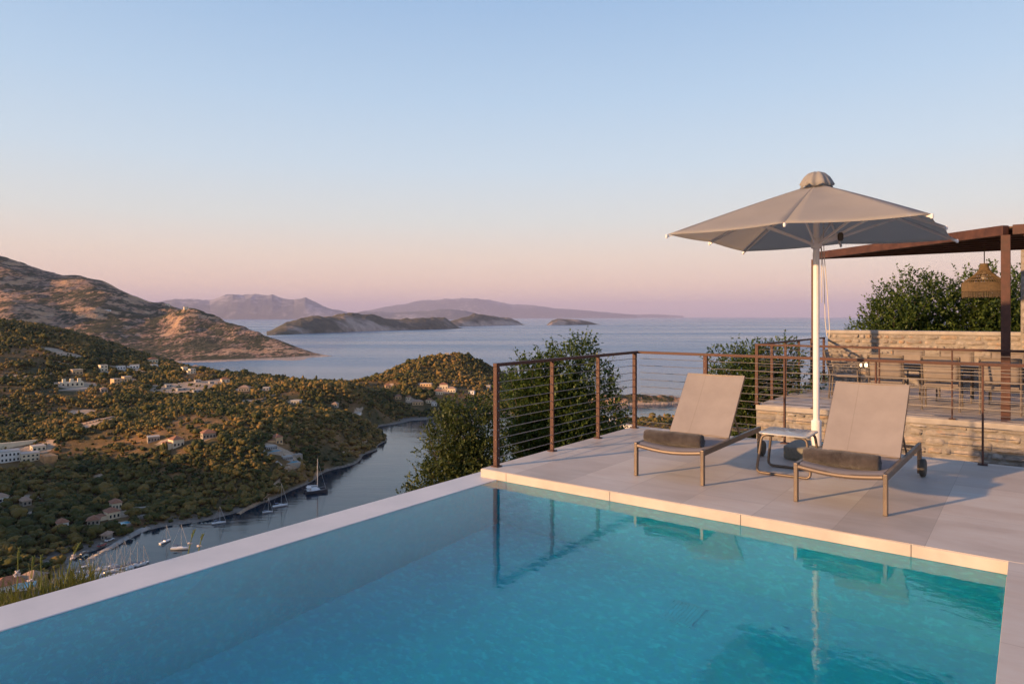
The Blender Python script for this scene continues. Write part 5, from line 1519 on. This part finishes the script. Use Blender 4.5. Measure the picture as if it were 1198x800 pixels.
def towel(label, loc, rz, L=.60):
    r_ = random.Random(hash(label) % 97)
    turns, n, th = 3.0, 96, .021
    rows_o, rows_i = [], []
    pts = []
    for k in range(n + 1):
        a = 2 * PI * turns * k / n
        rad = .014 + (.084 - .014) * k / n
        pts.append((a, rad))
    m = MB()
    xs = np.linspace(-L / 2, L / 2, 41)
    for sgn in (0, 1):
        rows = []
        for (a, rad) in pts:
            rr = rad - (th if sgn else .002)
            row = []
            for x in xs:
                edge = 1 - .10 * max(0, (abs(x) - L * .42) / (L * .08)) ** 2
                wob = 1 + .03 * math.sin(x * 9 + a * .5) + .018 * math.sin(x * 23 + a)
                y = rr * math.cos(a) * wob * edge; z = rr * math.sin(a) * wob * edge
                row.append((x, y, max(z, -.074) + .0775))
            rows.append(row)
        m.grid(rows)
    h = len(pts); w = len(xs)
    for i in range(h - 1):
        for c in (0, w - 1):
            a0, a1 = i * w + c, (i + 1) * w + c; b0, b1 = h * w + a0, h * w + a1
            m.f.append((a0, a1, b1, b0))
    m.f += [((h - 1) * w + c, (h - 1) * w + c + 1, h * w + (h - 1) * w + c + 1, h * w + (h - 1) * w + c) for c in range(w - 1)]
    o = m.build('rolled_towel', M_TOWEL, None, smooth=True)
    tx = bpy.data.textures.new('terry', 'CLOUDS'); tx.noise_scale = .022
    dm = o.modifiers.new('terry', 'DISPLACE'); dm.texture = tx; dm.strength = .009; dm.mid_level = .5
    o.location = loc; o.rotation_euler = (0, 0, rz)
    return tag(o, label, 'towel', 'rolled towels on the loungers')
def on_lounger(lp, rz, x, y, z):
    c, s = math.cos(rz), math.sin(rz); return (lp.x + x * c - y * s, lp.y + x * s + y * c, z)
r2 = -TH + R(.6); r1 = -TH - R(1.2)
towel('rolled grey towel lying on the lounger nearer the infinity edge', on_lounger(l2p, r2, -.035, .20, .302), r2 + R(1))
towel('rolled grey towel lying on the lounger nearer the dining terrace', on_lounger(l1p, r1, -.03, .20, .302), r1 - R(1))

# ------------------------------------------------------------------ side table
st_ = empty('side_table', (2.83, 7.0, 0), -TH + R(1), 'low side table with rounded pale top and bent tube legs between the loungers', 'table')
def rrect(hx_, hy_, r, n=6):
    P = []
    for cx, cy, a0 in ((hx_ - r, hy_ - r, 0), (-hx_ + r, hy_ - r, 90), (-hx_ + r, -hy_ + r, 180), (hx_ - r, -hy_ + r, 270)):
        for k in range(n + 1):
            a = R(a0 + 90 * k / n); P.append((cx + r * math.cos(a), cy + r * math.sin(a)))
    return P
MB().prism(rrect(.245, .235, .06), .408, .421).build('tabletop', M_GLASS_TOP, st_, bevel=.003, auto=40)
def fillet(pts, r=.05, n=5):
    out = [Vector(pts[0])]
    for i in range(1, len(pts) - 1):
        p = Vector(pts[i]); a = (Vector(pts[i - 1]) - p); b = (Vector(pts[i + 1]) - p)
        ra = min(r, a.length * .45, b.length * .45); A = p + a.normalized() * ra; B = p + b.normalized() * ra
        for k in range(n + 1):
            t = k / n; out.append(A * (1 - t) ** 2 + p * 2 * t * (1 - t) + B * t * t)
    out.append(Vector(pts[-1])); return out
for s, lab in ((-1, 'leg'), (1, 'leg')):
    y0, y1 = s * .17, s * .205
    MB().tube(fillet([(-.10, y0, .394), (-.215, y0, .394), (-.262, y1, .014), (.262, y1, .014), (.215, y0, .394), (.10, y0, .394)], .055), .0135, 10).build(lab, M_TAUPE, st_, smooth=True)

# ------------------------------------------------------------------ garden shrubs
shrub('tall_bush', (.70, 10.35), .76, .76, -1.9, .86, 120000, .068, M_LEAF, 'tall leafy evergreen bush standing behind the railing at the pool corner', 'bush', None, 5, 34,
      tips=[(.95, 10.2, 0.81, .28), (.75, 10.4, 0.71, .32), (.25, 10.2, 0.53, .28), (.45, 10.3, 0.48, .30), (1.25, 10.3, 0.58, .26), (1.28, 10.3, 0.10, .35), (1.2, 10.3, -0.50, .4), (.2, 10.2, 0.20, .4), (.15, 10.2, -0.50, .42),
            (.62, 10.3, 0.23, .5), (.7, 10.2, -0.30, .55), (.7, 10.2, -1.00, .55), (1.05, 10.3, 1.10, .14), (.42, 10.3, 0.81, .12), (.20, 10.2, 0.88, .09), (1.5, 10.2, 0.15, .16), (1.52, 10.3, -0.10, .1), (.62, 10.3, 1.07, .07)], near=1.36)
shrub('olive_bush', (-.68, 9.85), .42, .40, -2.4, .18, 38000, .062, M_LEAF2, 'smaller ragged olive bush poking up outside the infinity edge', 'bush', None, 12, 22,
      tips=[(-.66, 9.8, .12, .22), (-.88, 9.8, .08, .2), (-.5, 9.8, .02, .22), (-1.0, 9.8, -.15, .2), (-.75, 9.8, -.3, .34), (-.9, 9.8, -.75, .3), (-1.2, 9.8, -.85, .22), (-.45, 9.8, -.5, .3), (-1.0, 9.7, -.45, .26), (-.35, 9.8, -.9, .28), (-.7, 9.7, -1.0, .36), (-1.3, 9.6, -1.05, .2)], near=1.3)
shrub('round_bush', (5.35, 14.9), 1.0, .8, -2.4, .85, 46000, .066, M_LEAF, 'dark rounded bush outside the dining terrace railing behind the left lounger', 'bush', None, 21, 24,
      tips=[(4.6, 14.6, .55, .34), (5.0, 14.7, .45, .4), (5.4, 14.8, .5, .4), (5.9, 14.9, .62, .3), (4.9, 14.6, 0, .5), (5.6, 14.7, 0, .5), (4.5, 14.4, .1, .35), (5.2, 14.6, -.6, .6), (6.2, 14.9, .1, .35), (6.05, 15.3, .75, .22)])
shrub('round_bush', (8.0, 17.9), .7, .5, -2.0, .2, 9000, .066, M_LEAF, 'small dark bush low beside the left end of the parapet wall', 'bush', None, 23, 9)
TR = 'trees behind the parapet wall'
shrub('garden_tree', (11.7, 20.5), 1.25, 1.1, -2.5, 2.0, 60000, .095, M_LEAF, 'broad dark tree behind the parapet wall, furthest from the pergola post, sloping outline', 'tree', TR, 31, 26,
      tips=[(11.8, 20.3, 2.25, .5), (11.3, 20.3, 1.75, .5), (10.95, 20.2, 1.35, .45), (12.4, 20.3, 2.05, .45), (12.75, 20.3, 2.2, .3), (10.5, 20.2, .85, .42), (11.4, 20, 1.3, .7), (12.2, 20, 1.4, .6), (12.8, 20.3, 1.5, .5)], nst=10)
shrub('garden_tree', (13.9, 20.2), 1.35, 1.1, -2.5, 2.5, 60000, .095, M_LEAF, 'dense dark tree behind the parapet wall, below the woven pendant lamp', 'tree', TR, 33, 26,
      tips=[(13.4, 20, 2.2, .5), (14.0, 20, 2.3, .5), (14.5, 20, 1.9, .55), (13.2, 20, 1.5, .6), (14.2, 19.8, 1.3, .7), (13.7, 19.8, 1.6, .6)], nst=10)
shrub('garden_tree', (15.6, 20.6), 1.2, 1.0, -2.5, 2.6, 42000, .095, M_LEAF, 'dark tree behind the parapet wall at the pergola post and house corner', 'tree', TR, 37, 20,
      tips=[(15.2, 20.4, 2.2, .5), (15.9, 20.4, 2.4, .5), (15.4, 20.2, 1.5, .7), (16.2, 20.4, 1.8, .6)], nst=8)

# grass tuft and flower stalks just outside the infinity edge
gr_ = np.random.default_rng(77)
n = 5200
gu = gr_.uniform(-5.5, -4.80, n); gv = gr_.uniform(.2, 2.6, n)
gh = gr_.uniform(.05, .20, n) * np.clip(1.1 - np.abs(gv - 1.7) / 2.0, .2, 1)
gx = gu * CA + gv * SA; gy = -gu * SA + gv * CA
gz = -.52 + 0.16 * fbm(gx * 1.5, gy * 1.5, 3, 5) - np.maximum(gv - 2.0, 0) * .16
lx_ = gr_.normal(0, .10, n); ly_ = gr_.normal(0, .10, n); wd = gr_.uniform(.004, .009, n); a = gr_.uniform(0, PI, n)
B0 = np.c_[gx - wd * np.cos(a), gy - wd * np.sin(a), gz - .12]; B1 = np.c_[gx + wd * np.cos(a), gy + wd * np.sin(a), gz - .12]
T0 = np.c_[gx + lx_ - .001, gy + ly_, gz + gh + .12]; T1 = np.c_[gx + lx_ + .001, gy + ly_, gz + gh + .12]
M0 = np.c_[gx + lx_ * .35 - wd * np.cos(a) * .8, gy + ly_ * .35 - wd * np.sin(a) * .8, gz + gh * .55]; M1 = np.c_[gx + lx_ * .35 + wd * np.cos(a) * .8, gy + ly_ * .35 + wd * np.sin(a) * .8, gz + gh * .55]
V = np.stack([B0, B1, M1, M0, T1, T0], 1).reshape(-1, 3); k = np.arange(n)[:, None] * 6
Fq = np.concatenate([k + np.array([0, 1, 2, 3]), k + np.array([3, 2, 4, 5])])
go = link_mesh('grass', np_mesh('grass', V, Fq), mat_leaf('grass_blade', (0.06, 0.075, 0.018), (0.22, 0.21, 0.07), 0.3))
tag(go, 'yellow-green tuft of grass outside the pool edge in the bottom corner', 'grass', kind='stuff')
tag(uvobj('garden_bank', MB().box(-5.6, -4.79, -1.5, 2.5, -2.4, -.62), M_HILL), kind='structure')
M_STALK = mat_leaf('green_stalk', (0.10, 0.13, 0.03), (0.22, 0.24, 0.07), 0.2)
M_BLOOM = simple('pale_bloom', (0.55, 0.47, 0.44), 0.8, var=0.15, scale=40)
def stalk(label, px, py_tip, py_base, dpx, u=-5.15, blooms=((.25, .012),), seed=1):
    x = (px - 599) / F
    Y = -u / (SA - (x * CA) ) if False else u / (x * CA - SA)
    e = empty('flower_stalk', (x * Y, Y, EYE - (py_base - 370) / F * Y), 0, label, 'flower stalk', 'dry flower stalks outside the pool edge')
    zt = (py_base - py_tip) / F * Y; lean = dpx / F * Y
    pts = [(lean * t ** 1.6, 0.01 * math.sin(t * 5), zt * t) for t in np.linspace(0, 1, 9)]
    MB().tube(pts, [.0045 - .0025 * t for t in np.linspace(0, 1, 9)], 5).build('stem', M_STALK, e)
    m = MB(); rr = random.Random(seed)
    for kk in range(14):
        t = .70 + .30 * kk / 14; q = Vector((lean * t ** 1.6, 0, zt * t)); a = kk * 2.4
        m.tube([q, q + Vector((math.cos(a) * .010, math.sin(a) * .010, .014))], [.0045, .002], 4)
    m.build('bud', M_STALK, e)
    m = MB()
    for t, r in blooms:
        q = Vector((lean * t ** 1.6, 0, zt * t))
        for kk in range(5):
            a = rr.uniform(0, 6.28); d = Vector((math.cos(a), math.sin(a), rr.uniform(-.4, .6))) * r
            m.tube([q + d * .2, q + d, q + d * 1.5], [r * .35, r * .6, r * .1], 6)
    m.build('bloom', M_BLOOM, e, smooth=True)
stalk('tallest thin stalk with pale blooms rising in front of the red-roofed house', 19, 640, 690, 4, blooms=((.35, .014), (.42, .012)), seed=1)
stalk('thin green stalk with one pale bloom near the edge of the ochre-roofed house', 35, 651, 688, 5, blooms=((.25, .013),), seed=2)
stalk('straight thin green stalk without bloom in front of the dark trees', 47, 649, 690, 2, blooms=(), seed=3)
stalk('thin stalk leaning right toward the beach road with pale bloom at its middle', 76, 635, 682, 18, blooms=((.62, .013), (.7, .010)), seed=4)
stalk('green stalk with pale bloom beside the side-on yacht', 220, 620, 648, 8, u=-5.0, blooms=((.45, .012),), seed=5)
stalk('shorter green stalk with pale bloom right of the one beside the yacht', 232, 625, 646, 6, u=-5.0, blooms=((.35, .013),), seed=6)
# ------------------------------------------------------------------ camera, sun, sky, air
cam = bpy.data.cameras.new('camera'); co = bpy.data.objects.new('camera', cam); COL.objects.link(co)
co.location = (0, 0, EYE); co.rotation_euler = (R(90), 0, 0)
cam.sensor_width = 36.0; cam.lens = 36.0 * F / 1198.0
cam.shift_y = -30.0 / 1198.0
cam.clip_start = 0.05; cam.clip_end = 200000.0
scene.camera = co

SUN_EL = R(13.5)
sdir = Vector((-0.891, -0.454, 0)).normalized() * math.cos(SUN_EL) + Vector((0, 0, math.sin(SUN_EL)))
sl_ = bpy.data.lights.new('sun', 'SUN'); so = bpy.data.objects.new('sun', sl_); COL.objects.link(so)
sl_.energy = SUN_E; sl_.angle = R(1.2); sl_.color = SUN_C
so.rotation_euler = sdir.to_track_quat('Z', 'Y').to_euler()
so.location = (-20, -10, 30)

w = bpy.data.worlds.new('World'); scene.world = w; w.use_nodes = True
nt = w.node_tree; nt.nodes.clear()
out = nt.nodes.new('ShaderNodeOutputWorld'); bg = nt.nodes.new('ShaderNodeBackground')
sky = nt.nodes.new('ShaderNodeTexSky'); sky.sky_type = 'NISHITA'; sky.sun_disc = False
sky.sun_elevation = SUN_EL; sky.sun_rotation = math.atan2(sdir.x, sdir.y); sky.altitude = 110; sky.dust_density = 2.0
tc = nt.nodes.new('ShaderNodeTexCoord'); sp = nt.nodes.new('ShaderNodeSeparateXYZ')
nt.links.new(tc.outputs['Generated'], sp.inputs[0])
rp = nt.nodes.new('ShaderNodeValToRGB'); el = rp.color_ramp.elements
mr = nt.nodes.new('ShaderNodeMapRange'); mr.inputs[1].default_value = 0.0; mr.inputs[2].default_value = 1.0
nt.links.new(sp.outputs[2], mr.inputs[0]); nt.links.new(mr.outputs[0], rp.inputs[0])
STOPS = SKY_STOPS
while len(el) < len(STOPS): el.new(0.5)
for e, (p, c) in zip(el, STOPS): e.position = p; e.color = (*lin(*c), 1)
m1 = nt.nodes.new('ShaderNodeMix'); m1.data_type = 'RGBA'; m1.blend_type = 'MULTIPLY'; m1.inputs[0].default_value = 1.0
m1.inputs[7].default_value = (0.1, 0.1, 0.1, 1)
nt.links.new(sky.outputs[0], m1.inputs[6])
m2 = nt.nodes.new('ShaderNodeMix'); m2.data_type = 'RGBA'; m2.inputs[0].default_value = 0.85
nt.links.new(m1.outputs[2], m2.inputs[6]); nt.links.new(rp.outputs[0], m2.inputs[7])
nt.links.new(m2.outputs[2], bg.inputs[0]); bg.inputs[1].default_value = SKY_STR
nt.links.new(bg.outputs[0], out.inputs[0])

if HAZE > 0:
    mb = MB().box(-72000, 72000, -72000, 72000, SEA - 16, 1350)
    t = NT('haze_air'); t.m.node_tree.nodes.remove
    pv = t.n('VolumePrincipled', {'Color': HAZE_C, 'Density': HAZE, 'Anisotropy': 0.0})
    t.t.links.new(pv.outputs[0], t.out.inputs[1])
    hz = mb.build('haze', t.m)
    hz['kind'] = 'stuff'

vs = scene.view_settings
vs.view_transform = 'Standard'; vs.look = 'None'; vs.gamma = 1.0; vs.exposure = EXPO; vs.use_curve_mapping = False
scene.display_settings.display_device = 'sRGB'
cy = scene.cycles
cy.use_denoising = True
try: cy.denoiser = 'OPENIMAGEDENOISE'
except Exception: pass
cy.max_bounces = 8; cy.diffuse_bounces = 3; cy.glossy_bounces = 4; cy.transmission_bounces = 6; cy.transparent_max_bounces = 8; cy.volume_bounces = 0
cy.caustics_reflective = False; cy.caustics_refractive = True
cy.sample_clamp_indirect = 6.0; cy.blur_glossy = 0.5
cy.use_adaptive_sampling = True; cy.adaptive_threshold = 0.015
